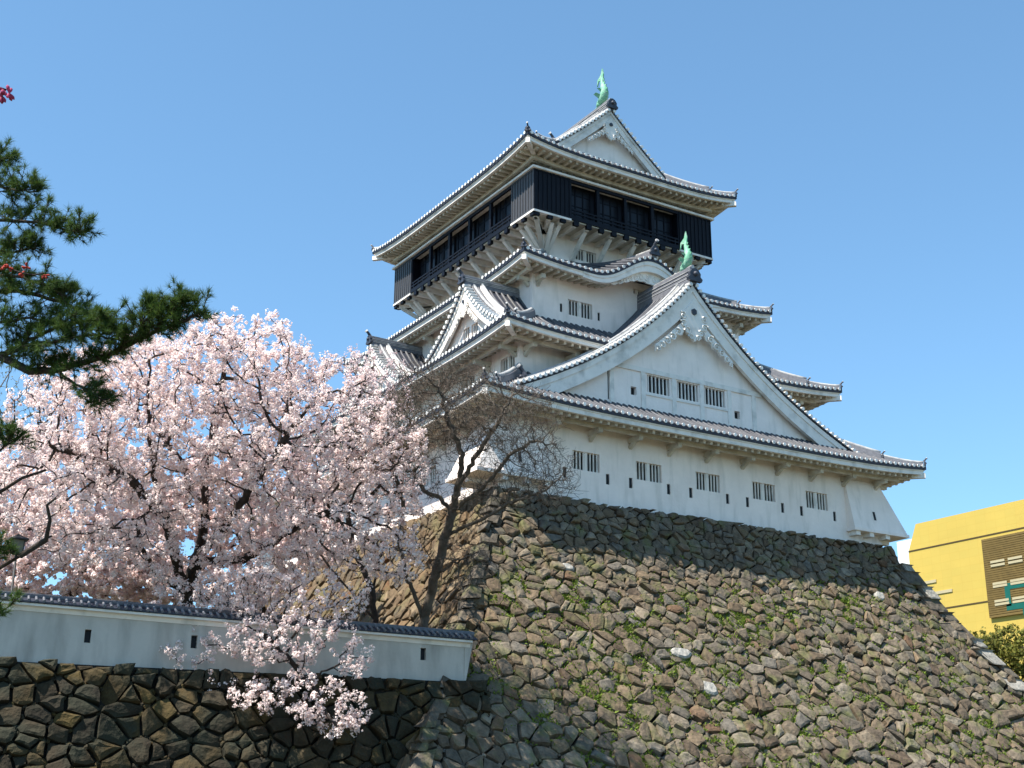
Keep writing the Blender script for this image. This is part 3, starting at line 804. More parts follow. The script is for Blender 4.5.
    for k in range(1, 4):
        zz = z0+ridge_h*k/4; rg.box(g.P(0, (ridge_front-rb)/2, zz), g.r*.285, g.n*(ridge_front+rb)/2*.998, g.u*.022, 1)
    rg.tube([g.P(0, ridge_front, z0+ridge_h+.08), g.P(0, -rb, z0+ridge_h+.02)], .15, 8, 1)
    ro = rg.build('main_ridge', [RIDGE, TILEL], gb)
    ornament(g.P(0, ridge_front, z0+.0), g.n, 1.15*horn, horn=not finial).build('ridge_end_tile', [DARKT, TILEL], ro)
    return gb, ro

# large front gable (over the lowest roof)
prof1 = [(0, 16.15), (1.2, 14.75), (2.65, 13.42), (3.94, 12.33), (5.6, 11.08), (7.5, 9.78), (9.2, 8.80), (11.05, 7.78), (12.7, 7.05), (14.25, 6.42)]
g1 = Gable((0, -17.56, 0), (1, 0, 0), (0, -1, 0), smooth_prof(prof1))
g1.Z[0] = 16.15
holes = [(-3.50, -1.72, 8.1, 9.25), (-1.10, .62, 8.1, 9.25), (1.12, 2.86, 8.1, 9.25), (-4.80, -4.36, 7.7, 8.25), (3.62, 4.08, 7.52, 8.05)]
gb1, ro1 = build_gable(g1, 5.8, board=1.15, inset=.60, finial=True, name='front_gable', label='large front gable with three lattice windows', wall_holes=holes, zfloor=5.4, pend=1.12, ridge_h=.95, horn=1.35)
m_ = MB()
m_.box(g1.P(0, -.55, 9.47), g1.r*6.0, g1.n*.05, g1.u*.15)
for x, a, b_ in ((-6.3, 6.4, 9.4), (-3.85, 6.4, 9.35), (-1.41, 6.4, 9.35), (.87, 6.4, 9.35), (3.2, 6.4, 9.35), (5.3, 6.4, 9.4)):
    m_.box(g1.P(x, -.56, (a+b_)/2), g1.r*.16, g1.n*.04, g1.u*(b_-a)/2)
m_.box(g1.P(-.3, -.57, 7.95), g1.r*3.5, g1.n*.035, g1.u*.07)
m_.build('gable_timbers', TRIM, gb1)
m_ = MB(); m_.box(g1.P(-6.55, -.585, 8.1), g1.r*.03, g1.n*.01, g1.u*1.0); m_.build('wall_joint', VOID, gb1)

# gable of the top roof
prof4 = [(0, 33.2), (1.0, 32.25), (1.9, 31.45), (2.7, 30.78), (3.5, 30.1), (4.6, 29.2), (5.0, 28.92)]
g4 = Gable((0, -8.9, 0), (1, 0, 0), (0, -1, 0), smooth_prof(prof4))
gb4, ro4 = build_gable(g4, 17.8, board=.72, inset=.6, finial=True, name='top_roof', label='gabled top roof with green fish finial', zfloor=28.3, pend=.72, ridge_h=.65, verge_rolls=3, horn=1.15)
# two gables on the left face of the second roof
for yc, lab, hw in ((-10.1, 'near side gable', 4.9), (3.6, 'far side gable', 5.2)):
    k = hw/4.9
    prof = [(0, 15.75), (.8*k, 14.75), (1.7*k, 13.85), (2.7*k, 13.0), (3.7*k, 12.3), (4.4*k, 11.9), (4.9*k, 11.65)]
    g = Gable((-13.0, yc, 0), (0, -1, 0), (-1, 0, 0), smooth_prof(prof))
    gb, ro = build_gable(g, 4.2, board=.70, inset=.55, name='side_gable', label=lab, zfloor=10.95, pend=.60, ridge_h=.4, wall_holes=[(-.95, -.12, 12.1, 12.9), (.12, .95, 12.1, 12.9)], verge_rolls=3, horn=.95)
    # right face counterparts give the outline on the far side
    g = Gable((13.0, -yc*0+yc, 0), (0, 1, 0), (1, 0, 0), smooth_prof([(p[0], p[1]-.9) for p in prof]))

# shachi: leaping fish finials
def shachi(base, n, s=1.0):
    """n: direction of the ridge end; the head bites the ridge, the tail stands up"""
    q = MB(); b = np.array(base, float); n = np.array(n, float); u = np.array([0, 0, 1.]); r = np.cross(n, u)
    P = lambda x, z, y=0: b+(n*x+u*z+r*y)*s
    spine = [(-.55, .0), (-.25, .28), (.10, .55), (.28, .95), (.26, 1.35), (.10, 1.75), (-.02, 2.1), (.05, 2.45)]
    rs = [.16, .30, .36, .34, .28, .20, .13, .07]
    pts = [P(*p) for p in spine]
    q.tube(pts, [x*s for x in rs], 10, 0)
    q.ball(P(-.30, .22), .33*s, 0, (1, 1, .9))
    q.tube([P(-.45, .12), P(-.85, .0), P(-1.0, -.12)], [.2*s, .12*s, .05*s], 8, 0)       # snout along the ridge
    for sg in (-1, 1):
        q.prism([P(.0, .5, sg*.28), P(-.25, .9, sg*.62), P(.05, .95, sg*.6), P(.2, .8, sg*.28)], r*.05*s)
        q.prism([P(.2, 1.0, sg*.22), P(.05, 1.35, sg*.5), P(.28, 1.3, sg*.42), P(.3, 1.15, sg*.2)], r*.05*s)
        q.ball(P(-.35, .38, sg*.22), .08*s, 0)
    for k in range(7):                                     # dorsal fin teeth down the back
        t = k/6; i = 1+t*5.2; i0 = int(i); f = i-i0; p = np.array(spine[i0])*(1-f)+np.array(spine[min(i0+1, 7)])*f
        q.prism([P(p[0]+.20, p[1]-.12, -.03), P(p[0]+.52-.2*t, p[1]+.10, -.03), P(p[0]+.12, p[1]+.14, -.03)], r*.06*s)
    q.prism([P(-.0, 2.2, -.04), P(-.42, 2.35, -.04), P(-.62, 1.95, -.04), P(-.55, 2.5, -.04), P(-.12, 2.75, -.04), P(.08, 3.25, -.04), P(.22, 2.7, -.04), P(.17, 2.2, -.04)], r*.09*s)   # tail fan
    return q
shachi(g4.P(0, -1.0, 33.2+.75), (0, -1, 0), .98).build('fish_finial', COPPER, ro4, 'green copper fish finial with raised tail')
shachi(g1.P(0, -.55, 16.15+1.0), (0, -1, 0), .86).build('fish_finial', COPPER, ro1, 'green copper fish finial with raised tail')

# --- top storey: black boarded box projecting beyond the wall below
ts = MB(); zb0, zb1 = 22.26, 25.34
top = None
cor = MB()
Bh = 1.0  # recess of the open galleries
CW = 3.0
for side in SIDES:
    half, dist = hd(side, *B); cw = CW if side in ('front', 'back') else 2.9
    # recessed gallery wall
    x0, x1 = -half+cw, half-cw
    ts.add([sp(side, dist-.75, x0, zb0), sp(side, dist-.75, x1, zb0), sp(side, dist-.75, x1, zb1), sp(side, dist-.75, x0, zb1)], [(0, 1, 2, 3)])
    for xx in (x0, x1): ts.add([sp(side, dist-.75, xx, zb0), sp(side, dist, xx, zb0), sp(side, dist, xx, zb1), sp(side, dist-.75, xx, zb1)], [(0, 1, 2, 3)])
tso = ts.build('top_storey', BLACKR, keep, 'black top storey with open galleries')
for side in SIDES:
    half, dist = hd(side, *B); cw = CW if side in ('front', 'back') else 2.9
    n_, r_ = SIDES[side]; rv = np.array(r_+(0,), float); nv = np.array(n_+(0,), float)
    x0, x1 = -half+cw, half-cw
    for (a, b_) in ((-half, x0), (x1, half)):
        q = MB(); q.box(sp(side, dist-.03, (a+b_)/2, (zb0+zb1)/2), rv*(b_-a)/2, nv*.03, (0, 0, (zb1-zb0)/2))
        k = 8
        for i in range(k+1):
            x = a+.04+(b_-a-.08)*i/k; q.box(sp(side, dist+.02, x, (zb0+zb1)/2), rv*.045, nv*.03, (0, 0, (zb1-zb0)/2-.02))
        for zz in (zb0+.06, zb1-.06): q.box(sp(side, dist+.025, (a+b_)/2, zz), rv*(b_-a)/2, nv*.035, (0, 0, .06))
        q.build('board_panel', BLACKG if side == 'left' else BLACK, tso, 'black board panel with its sunlit sheen painted in as grey' if side == 'left' else None)
        q = MB(); q.box(sp(side, dist-.06, (a+b_)/2, zb0-.09), rv*((b_-a)/2+.05), nv*.14, (0, 0, .075)); q.build('sill_strip', TRIM, tso)
    # posts, panes and rails of the gallery
    W_ = x1-x0; nb = 4 if side in ('front', 'back') else 5
    for i in range(nb):
        a = x0+W_*i/nb; b_ = x0+W_*(i+1)/nb
        q = MB(); q.box(sp(side, dist-.70, (a+b_)/2, (zb0+zb1)/2+.15), rv*(b_-a)*.42, nv*.02, (0, 0, 1.15))
        po = q.build('window', GLASS, tso); q = MB()
        for j in range(4): q.box(sp(side, dist-.66, a+W_/nb*(.1+.8*j/3), (zb0+zb1)/2+.15), rv*.045, nv*.03, (0, 0, 1.15))
        for zz in (zb0+.9, zb0+1.45, zb0+2.3): q.box(sp(side, dist-.665, (a+b_)/2, zz), rv*(b_-a)*.42, nv*.02, (0, 0, .035))
        q.build('window_frame', BLACKR, po)
    for i in range(nb+1):
        q = MB(); q.box(sp(side, dist-.12, x0+W_*i/nb, (zb0+zb1)/2), rv*.13, nv*.11, (0, 0, (zb1-zb0)/2)); q.build('gallery_post', BLACK, tso)
    q = MB(); q.box(sp(side, dist-.05, (x0+x1)/2, zb0+.12), rv*(W_/2-.01), nv*.09, (0, 0, .16))
    for zz in (.52, .78): q.box(sp(side, dist-.04, (x0+x1)/2, zb0+zz), rv*(W_/2-.01), nv*.05, (0, 0, .055))
    k = int(W_/.8)
    for i in range(k): q.box(sp(side, dist-.045, x0+W_*(i+.5)/k, zb0+.5), rv*.05, nv*.04, (0, 0, .3))
    q.build('gallery_railing', BLACK, tso)
    q = MB(); q.box(sp(side, dist-.06, 0, zb1-.14), rv*(W_/2-.01), nv*.08, (0, 0, .12)); q.build('gallery_lintel', BLACKR, tso)
# white plate between the box and the eaves
q = MB()
for side in SIDES:
    half, dist = hd(side, *B); n_, r_ = SIDES[side]; rv = np.array(r_+(0,), float); nv = np.array(n_+(0,), float)
    q.sweep([[sp(side, dist+.22, sg*(half+.22), zb1+.003), sp(side, dist+.22, sg*(half+.22), zb1+.16), sp(side, dist-1.0, sg*(half-1.0), zb1+.16), sp(side, dist-1.0, sg*(half-1.0), zb1+.003)] for sg in (-1, 1)], cap=False)
    q.sweep([[sp(side, dist-.9, sg*(half-.9), zb1+.16), sp(side, dist-.9, sg*(half-.9), zb1+1.3), sp(side, dist-1.0, sg*(half-1.0), zb1+1.3), sp(side, dist-1.0, sg*(half-1.0), zb1+.16)] for sg in (-1, 1)], cap=False)
q.build('head_plate', TRIM, tso)
# underside floor and brackets
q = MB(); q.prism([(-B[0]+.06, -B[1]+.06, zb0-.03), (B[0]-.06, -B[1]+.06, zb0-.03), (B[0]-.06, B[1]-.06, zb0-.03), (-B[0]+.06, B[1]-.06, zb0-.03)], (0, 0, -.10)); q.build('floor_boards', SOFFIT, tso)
q = MB()
for side in SIDES:
    half, dist = hd(side, *B); wh, wd = hd(side, *W4); m_n = int(2*half/1.12)
    for i in range(m_n+1):
        x = -half+.25+(2*half-.5)*i/m_n
        xw = max(-wh, min(wh, x))
        q.bar(sp(side, wd-.1, x if abs(x) < wh else xw, zb0-.30), sp(side, dist-.2, x, zb0-.30), .26, .32)
        qd = MB(); qd.bar(sp(side, dist-.2, x, zb0-.23), sp(side, dist+.03, x, zb0-.23), .42, .34); qd.build('joist_end', BLACK, tso)
        if i % 2 == 0 and abs(x) < wh+.6:
            q.bar(sp(side, wd+.02, xw, zb0-1.95), sp(side, dist-.55, x, zb0-.42), .26, .26)
    for sg in (-1, 1):
        q.bar(sp(side, wd+.0, sg*wh, zb0-2.1), sp(side, dist-.5, sg*(half-.5), zb0-.42), .28, .28)
        q.bar(sp(side, wd+.0, sg*(wh-.05), zb0-2.05), sp(side, dist-.5, sg*(half-1.8), zb0-.42), .26, .26)
q.build('bracket_struts', TRIM, tso)
# edge beam carrying the brackets ends
q = MB()
for side in SIDES:
    half, dist = hd(side, *B)
    q.bar(sp(side, dist-.62, -half+.5, zb0-.52), sp(side, dist-.62, half-.5, zb0-.52), .16, .12)
pass

# --- flared stone-dropping bays at the corners of the lowest storey
def bay(sx, face):
    q = MB()
    zt, zb_ = 4.35, .95; w_ = 3.2
    if face == 'front':
        X = lambda x: sx*x
        xi = 15.1-w_; a = [(xi, -18.2, zt), (15.12, -18.2, zt), (16.85, -18.86, zb_), (xi-.0, -18.86, zb_)]
        top_in = [(xi, -18.0, zt), (15.0, -18.0, zt), (15.0, -18.0, zb_), (xi, -18.0, zb_)]
        f = [(X(p[0]), p[1], p[2]) for p in a]
        # front sloping panel, right sloping panel, left cheek, bottom lip
        q.add(f+[(X(xi), -18.1, zb_), (X(xi), -18.1, zt)], [(0, 1, 2, 3), (0, 3, 4, 5)])
        q.add([(X(15.12), -18.2, zt), (X(16.85), -18.86, zb_), (X(16.85), -15.4, zb_), (X(15.12), -15.4, zt), (X(15.0), -15.4, zb_)], [(0, 1, 2, 3), (3, 2, 4)])
        L = [(xi-.08, -18.93), (16.93, -18.93), (16.93, -15.3), (14.9, -15.3), (14.9, -17.95), (xi-.08, -17.95)]
        q.prism([(X(p[0]), p[1], zb_-.2) for p in L], (0, 0, .2))
        o = q.build('stone_drop_bay', PLASTER, keep)
        for x in (xi+.35, 13.5, 15.0):
            r_ = MB(); r_.bar((X(x), -17.9, zb_-.34), (X(x), -18.80, zb_-.34), .38, .28); r_.build('corbel', TRIM, o)
        for y in (-17.2, -16.1):
            r_ = MB(); r_.bar((X(14.9), y, zb_-.34), (X(16.6), y, zb_-.34), .38, .28); r_.build('corbel', TRIM, o)
        l_ = MB(); c = np.array([X(14.0), -18.66, 1.95]); l_.box(c+np.array([0, .04, 0]), (.11, 0, 0), (0, .05, 0), (0, .058, .3)); l_.build('loophole', VOID, o)
bay(1, 'front'); bay(-1, 'front')
# longer bay and hood on the sunlit left face
q = MB(); y0, y1 = -15.2, -9.6
q.add([(-15.12, y0, 4.2), (-15.12, y1, 4.2), (-16.7, y1, .95), (-16.7, y0, .95), (-15.0, y1, .95), (-15.0, y0, .95)], [(0, 1, 2, 3), (1, 4, 2), (0, 3, 5)])
q.prism([(-16.8, y0-.1, .75), (-14.9, y0-.1, .75), (-14.9, y1+.1, .75), (-16.8, y1+.1, .75)], (0, 0, .2))
# ------------------------------------------------------------------ yellow building and its neighbours beyond the castle
def ypt(u, v, X=110.0):
    d = FWD+RGT*(u-512)/FPX-UPV*(v-384)/FPX; t = (X-CAM[0])/d[0]; return CAM+d*t
yb = root('yellow_building', (110, 50, -19.2), 'bright yellow modern building with a brown louvred window behind the castle', 'building')
tl = ypt(915.5, 524); ml = ypt(908.5, 552)
Y1 = tl[1]; ZT = tl[2]; Y2 = ml[1]; ZM = ml[2]
X0 = 110.
prof = [(Y2, -19.2), (Y2, ZM), (Y1, ZT), (-60, ZT), (-60, -19.2)]
m_ = MB(); m_.prism([(X0, y, z) for y, z in prof], (60, 0, 0)); m_.build('wall', YEL, yb)
def hband(v0, v1, th=.22, u0=909):
    a, b = ypt(u0, v0), ypt(1024, v1); z = (a[2]+b[2])/2; return z, th
m_ = MB()
for (u0, v0, u1, v1, yend) in ((909, 553, 1024, 526, -60), (945, 608, 991, 601, None)):
    a, b = ypt(u0, v0), ypt(u1, v1); z = (a[2]+b[2])/2
    ye = yend if yend is not None else b[1]
    m_.box((X0-.0, (Y2+ye)/2, z), (.06, 0, 0), (0, abs(Y2-ye)/2-.02, 0), (0, 0, .10))
m_.build('seam', YELD, yb)
m_ = MB()
a, b = ypt(925, 583), ypt(935, 581); c, d = ypt(934, 594), ypt(951, 590)
for p, q in ((a, b), (c, d)):
    m_ = MB(); m_.box((X0-.05, (p[1]+q[1])/2, (p[2]+q[2])/2), (.08, 0, 0), (0, abs(p[1]-q[1])/2+.3, 0), (0, 0, .22)); m_.build('light_slot', CREAM, yb)
a = ypt(982.5, 540.5); b = ypt(992, 618); LZ1, LZ0 = a[2], b[2]; LY = (a[1]+b[1])/2; LYE = LY-40
m_ = MB(); m_.box((X0-.02, (LY+LYE)/2, (LZ0+LZ1)/2), (.06, 0, 0), (0, (LY-LYE)/2, 0), (0, 0, (LZ1-LZ0)/2)); lv = m_.build('louvre_window', YELD, yb)
m_ = MB(); n = 36
for i in range(n):
    z = LZ0+(LZ1-LZ0)*(i+.5)/n; m_.box((X0-.28, (LY+LYE)/2, z), (.14, 0, 0), (0, (LY-LYE)/2, 0), (0, 0, .20))
y = LY
while y > LYE: m_.box((X0-.2, y-.1, (LZ0+LZ1)/2), (.16, 0, 0), (0, .12, 0), (0, 0, (LZ1-LZ0)/2)); y -= 3.1
m_.build('louvre_slats', LOUV, lv)
m_ = MB(); HH = LZ1-LZ0
for f0, f1 in ((.13, .20), (.36, .42), (.62, .70)):
    m_ = MB()
    for s0 in range(14):
        y = LY-1.3-s0*3.1
        for k in (0, 1): m_.box((X0-.47, y-1.2, LZ0+HH*(f0+(f1-f0)*(.3+k*.6))), (.03, 0, 0), (0, 1.25, 0), (0, 0, .17))
    m_.build('light_panel', CREAM, lv)
# teal figure on the louvres: an angular character
p0 = ypt(1006, 584); sc = 1.0
ty = p0[1]; tz = p0[2]
m_ = MB()
for (y0, y1, z0, z1) in ((0, 3.6, -.9, 0), (0, .9, -3.3, -.9), (0, 3.6, -3.9, -3.0), (2.7, 3.6, -4.9, -3.9), (3.6, 5.0, -4.9, -4.2), (5.0, 5.8, -4.4, -.4)):
    m_.box((X0-.40, ty-(y0+y1)/2, tz+(z0+z1)/2), (.05, 0, 0), (0, (y1-y0)/2, 0), (0, 0, (z1-z0)/2))
m_.build('teal_character', TEAL, lv)

pb = root('pale_building', (170, 120, -19.2), 'pale grey building just visible between the castle and the yellow building', 'building')
a = ypt(902, 541, 170); b = ypt(914, 560, 170)
m_ = MB(); m_.prism([(170, a[1]+1.5, -19.2), (170, a[1]+1.5, a[2]), (170, 60, a[2]), (170, 60, -19.2)], (30, 0, 0)); m_.build('wall', CONC, pb)
m_ = MB()
for k in range(12):
    z = -14+k*3.6
    if z < a[2]-2: m_.box((169.98, (a[1]+60)/2, z), (.05, 0, 0), (0, (a[1]-60)/2-1, 0), (0, 0, .7))
m_.build('window', GLASS, pb)

# ------------------------------------------------------------------ trees
def colonize(seed_lines, attr, step=.35, di=3.0, dk=.6, iters=120, jit=.18, grav=0.0, rng=RNG):
    """space colonisation; seed_lines: list of (points, parent_line_index or -1, parent_point_index)"""
    nodes = []; par = []; ids = []
    for pts, pl, pi in seed_lines:
        cur = []; prev = ids[pl][pi] if pl >= 0 else -1
        pts = [np.array(p, float) for p in pts]; dens = []
        for i in range(len(pts)-1):
            n = max(1, int(np.linalg.norm(pts[i+1]-pts[i])/step))
            for k in range(n): dens.append((pts[i]+(pts[i+1]-pts[i])*k/n, i if k == 0 else None))
        dens.append((pts[-1], len(pts)-1)); idx = {}
        for j, (p, tagi) in enumerate(dens):
            if j == 0 and prev >= 0: idx[0] = prev; continue
            q = p+rng.normal(0, .035, 3) if 0 < j else p
            nodes.append(q); par.append(prev); prev = len(nodes)-1
            if tagi is not None: idx[tagi] = prev
        idx.setdefault(0, prev); ids.append(idx)
    A = np.array(attr, float); N = np.array(nodes); alive = np.ones(len(A), bool)
    near = np.zeros(len(A), int); dist = np.full(len(A), 1e9)
    def upd(start):
        new = N[start:]
        for c in range(0, len(new), 400):
            d = np.linalg.norm(A[:, None, :]-new[None, c:c+400, :], axis=2); j = d.argmin(1); m = d[np.arange(len(A)), j]
            b = m < dist; dist[b] = m[b]; near[b] = start+c+j[b]
    upd(0)
    for it in range(iters):
        act = alive & (dist < (di if it > 3 else di*2))
        if not act.any(): break
        S = np.zeros((len(N), 3)); dv = A[act]-N[near[act]]; dv /= np.linalg.norm(dv, axis=1)[:, None]+1e-9
        np.add.at(S, near[act], dv); who = np.unique(near[act])
        D = S[who]; D /= np.linalg.norm(D, axis=1)[:, None]+1e-9; D += rng.normal(0, jit, D.shape); D[:, 2] += grav
        D /= np.linalg.norm(D, axis=1)[:, None]; new = N[who]+D*step
        st = len(N); N = np.vstack([N, new]); par.extend(who.tolist()); upd(st)
        alive &= dist > dk
        if len(N) > 16000: break
    return N, np.array(par)

def radii(N, par, r0=.012, e=2.3):
    w = np.zeros(len(N)); kids = np.zeros(len(N), int)
    for i in range(len(N)-1, -1, -1):
        if kids[i] == 0: w[i] = 1
        if par[i] >= 0: w[par[i]] += w[i]; kids[par[i]] += 1
    return r0*w**(1/e), kids, w

def branch_mesh(mb, N, par, R, w, rmin=0, rmax=99, sides=lambda r: 8 if r > .1 else (5 if r > .03 else 3)):
    ch = {}
    for i, p in enumerate(par):
        if p >= 0: ch.setdefault(p, []).append(i)
    starts = [i for i, p in enumerate(par) if p < 0]
    stack = [(i, None) for i in starts]
    while stack:
        i, fr = stack.pop(); pts = [] if fr is None else [N[fr]]; rs = [] if fr is None else [min(R[fr], R[i]*1.35)]
        while True:
            pts.append(N[i]); rs.append(R[i]); c = ch.get(i, [])
            if not c: break
            c = sorted(c, key=lambda k: -w[k])
            for k in c[1:]: stack.append((k, i))
            i = c[0]
        if len(pts) >= 2 and rmin <= max(rs) < rmax:
            mb.tube(pts, rs, sides(max(rs)), 0, cap=False)

def ell(c, r, n, shell=.35, rng=RNG):
    v = rng.normal(0, 1, (n, 3)); v /= np.linalg.norm(v, axis=1)[:, None]
    k = (shell+(1-shell)*rng.random(n))**(1/1.6)
    return np.array(c)+v*k[:, None]*np.array(r)

# axes of the picture plane on the ground, to lay crowns out in metres
XR = np.array([math.cos(yaw), -math.sin(yaw), 0]); YF = np.array([math.sin(yaw), math.cos(yaw), 0])
def lobe(c, rx, ry, rz, n, shell=.35):
    v = ell((0, 0, 0), (rx, ry, rz), n, shell); return np.array(c)+v[:, :1]*XR+v[:, 1:2]*YF+v[:, 2:3]*np.array([0, 0, 1.])

def puffs(P, per, rad_, q, size, rng=RNG):
    """P: centres; per petals-patches in each; returns quads"""
    n = len(P); C = np.repeat(P, per, 0); v = rng.normal(0, 1, (len(C), 3)); v /= np.linalg.norm(v, axis=1)[:, None]
    rr = np.repeat(rad_*rng.uniform(.55, 1.25, n), per)
    C = C+v*(rr*rng.uniform(.5, 1, len(C)))[:, None]
    nrm = v+SUN*.55+rng.normal(0, .4, v.shape); nrm /= np.linalg.norm(nrm, axis=1)[:, None]
    a = np.cross(nrm, rng.normal(0, 1, v.shape)); a /= np.linalg.norm(a, axis=1)[:, None]; b = np.cross(nrm, a)
    s = size*rng.uniform(.6, 1.35, len(C))[:, None]; k = nrm*s*.25
    V = np.stack([C-a*s, C-b*s*.9+k, C+a*s, C+b*s*.9+k], 1); return V.reshape(-1, 3)

def cherry(name, rootpt, seeds, lobes, label, group, m, per=18, prad=.165, psize=.050, dens=2, r0=.016, step=.33, thin=.045, dk=.55, cat='cherry tree', keepf=None):
    t = root(name, rootpt, label, cat, group)
    A = np.vstack(lobes); N, par = colonize(seeds, A, step=step, dk=dk, di=3.5, iters=90, jit=.22)
    R, kids, w_ = radii(N, par, r0)
    mb = MB(); branch_mesh(mb, N, par, R, w_); mb.build('trunk', BARKC, t, None)
    tw = N[R < thin]
    P = []
    for k in range(dens): P.append(tw+RNG.normal(0, .13, tw.shape)+np.array([0, 0, .05]))
    P = np.vstack(P)
    # end sprays: short upright shoots beyond the last twigs
    tips = N[(kids == 0)]; sh = []
    for k in range(4): sh.append(tips+RNG.normal(0, .14, tips.shape)+np.array([0, 0, .12*k]))
    P = np.vstack([P]+sh)
    if keepf is not None: P = P[keepf(P)]
    o = fast_mesh('crown', puffs(P, per, prad, None, psize), 4, m, t)
    return t, len(N), len(P), len(A)

G_CH = None
# big cherry in front
T = lambda u, v, D: at(u, v, D)
b0 = T(176, 690, 64.0); b0[2] = TZ
seeds = [
 ([b0, T(180, 620, 64), T(186, 595, 64)], -1, 0),
 ([T(186, 595, 64), T(176, 560, 62.2), T(166, 520, 60.5), T(155, 480, 60.0), T(150, 440, 59.5)], 0, 2),
 ([T(186, 595, 64), T(196, 560, 63.2), T(205, 520, 62.5), T(204, 480, 62.5), T(212, 440, 62.5)], 0, 2),
 ([T(186, 595, 64), T(158, 575, 61.7), T(140, 545, 60.3), T(136, 520, 59.0), T(150, 512, 58.7)], 0, 2),
 ([T(196, 560, 63.2), T(230, 520, 60.5), T(255, 480, 59.5), T(285, 440, 58.5)], 2, 1),
 ([T(205, 520, 62.5), T(180, 460, 63.5), T(150, 420, 64.5), T(110, 390, 64.5)], 2, 2),
 ([T(166, 520, 60.5), T(130, 480, 58.5), T(90, 455, 60.0), T(55, 450, 59.0)], 1, 2),
 ([T(186, 595, 64), T(215, 600, 62.0), T(240, 610, 60.0), T(258, 630, 58.5), T(285, 655, 57.4), T(315, 690, 57.0)], 0, 2),
 ([T(240, 610, 60), T(215, 630, 58.6), T(190, 655, 57.6), T(165, 690, 57.2)], 7, 2),
 ([T(204, 480, 62.5), T(215, 420, 62.5), T(225, 370, 62.5)], 2, 3),
 ([T(196, 560, 63.2), T(245, 560, 62.8), T(290, 530, 61.3), T(330, 510, 60.5)], 2, 1),
]
L1 = [lobe(T(190, 420, 61.0), 6.8, 5.5, 4.6, 1100), lobe(T(110, 430, 60.0), 4.8, 5, 3.6, 480), lobe(T(300, 440, 60.0), 4.8, 4.5, 4.3, 700),
      lobe(T(60, 480, 58.0), 3.3, 4, 3.0, 260), lobe(T(340, 520, 59.5), 3.6, 3.2, 2.2, 330), lobe(T(250, 350, 61.0), 2.8, 3, 1.8, 150), lobe(T(160, 370, 61.0), 2.6, 3, 1.6, 130),
      lobe(T(260, 545, 59.7), 3.6, 2.4, 1.8, 260), lobe(T(250, 590, 57.7), 2.8, 1.5, 1.2, 170), lobe(T(185, 655, 56.6), 2.3, .8, 1.0, 110), lobe(T(165, 700, 56.2), 1.5, .6, .6, 50), lobe(T(200, 610, 58.5), 2.6, 1.2, .9, 120), lobe(T(285, 640, 56.2), 2.7, 1.0, 1.5, 330), lobe(T(300, 700, 55.4), 3.1, .9, 1.0, 330), lobe(T(335, 725, 55.2), 1.5, .7, .6, 110), lobe(T(300, 600, 57.6), 3.2, 1.2, 1.3, 260), lobe(T(245, 690, 56.2), 1.7, .7, .55, 90), lobe(T(215, 580, 59.7), 3.4, 2, 1.2, 90), lobe(T(110, 520, 59.0), 4.2, 3.5, 2.6, 380), lobe(T(90, 390, 60.0), 3.0, 3, 2.0, 200),
      lobe(T(240, 370, 60.0), 4.6, 4, 2.2, 420), lobe(T(380, 470, 59.5), 2.3, 2.2, 2.6, 260), lobe(T(400, 445, 59.5), 1.6, 1.6, 1.0, 90),
      lobe(T(350, 660, 56.4), 1.0, .7, 1.3, 60), lobe(T(385, 560, 59.0), 2.2, 2, 1.3, 130), lobe(T(210, 500, 59.7), 4.0, 2.4, 1.8, 90)]
cherry('cherry_tree', b0, seeds, L1, 'largest pale pink cherry tree, its low branch hanging over the white wall', 'cherry trees behind the boundary wall', BLOS, r0=.021)
# cherry at far left behind
b1 = T(55, 690, 74); b1[2] = TZ
seeds = [([b1, T(62, 610, 74), T(78, 585, 74)], -1, 0), ([T(78, 585, 74), T(60, 555, 73), T(40, 535, 73), T(10, 520, 73)], 0, 2), ([T(78, 585, 74), T(92, 550, 74), T(98, 500, 74), T(90, 460, 74)], 0, 2),
         ([T(62, 610, 74), T(30, 590, 75), T(-20, 560, 76)], 0, 1)]
L2 = [lobe(T(70, 575, 73), 6.0, 3, 1.8, 420), lobe(T(-10, 580, 74), 4.0, 3, 1.6, 240), lobe(T(60, 500, 75), 6.3, 5, 4.2, 800), lobe(T(-20, 520, 76), 5.5, 5, 4.0, 450), lobe(T(120, 560, 73), 4.2, 3.5, 2.4, 260)]
cherry('cherry_tree', b1, seeds, L2, 'cherry tree behind the black lamp post at the left end of the row', 'cherry trees behind the boundary wall', BLOS, dens=2, psize=.085)
# cherry on the right of the big one, still partly in bud
b2 = T(372, 680, 66.5); b2[2] = TZ
seeds = [([b2, T(375, 620, 66.5), T(372, 590, 66.5)], -1, 0), ([T(372, 590, 66.5), T(352, 545, 67), T(345, 490, 67.5), T(350, 430, 68), T(362, 385, 68)], 0, 2),
         ([T(372, 590, 66.5), T(385, 540, 66), T(395, 500, 66)], 0, 2), ([T(375, 620, 66.5), T(335, 575, 66), T(310, 540, 66)], 0, 1)]
L3 = [lobe(T(350, 430, 68), 3.7, 3.2, 4.3, 480), lobe(T(372, 390, 68.5), 2.3, 2.5, 2.4, 200), lobe(T(325, 500, 66.5), 3.0, 3, 3, 260), lobe(T(400, 490, 65.5), 1.6, 2, 1.6, 90)]
cherry('cherry_tree', b2, seeds, L3, 'sparser cherry tree partly in bud between the big cherry and the bare tree', 'cherry trees behind the boundary wall', BLOS2, per=11, prad=.14, psize=.046, dens=1, thin=.03)
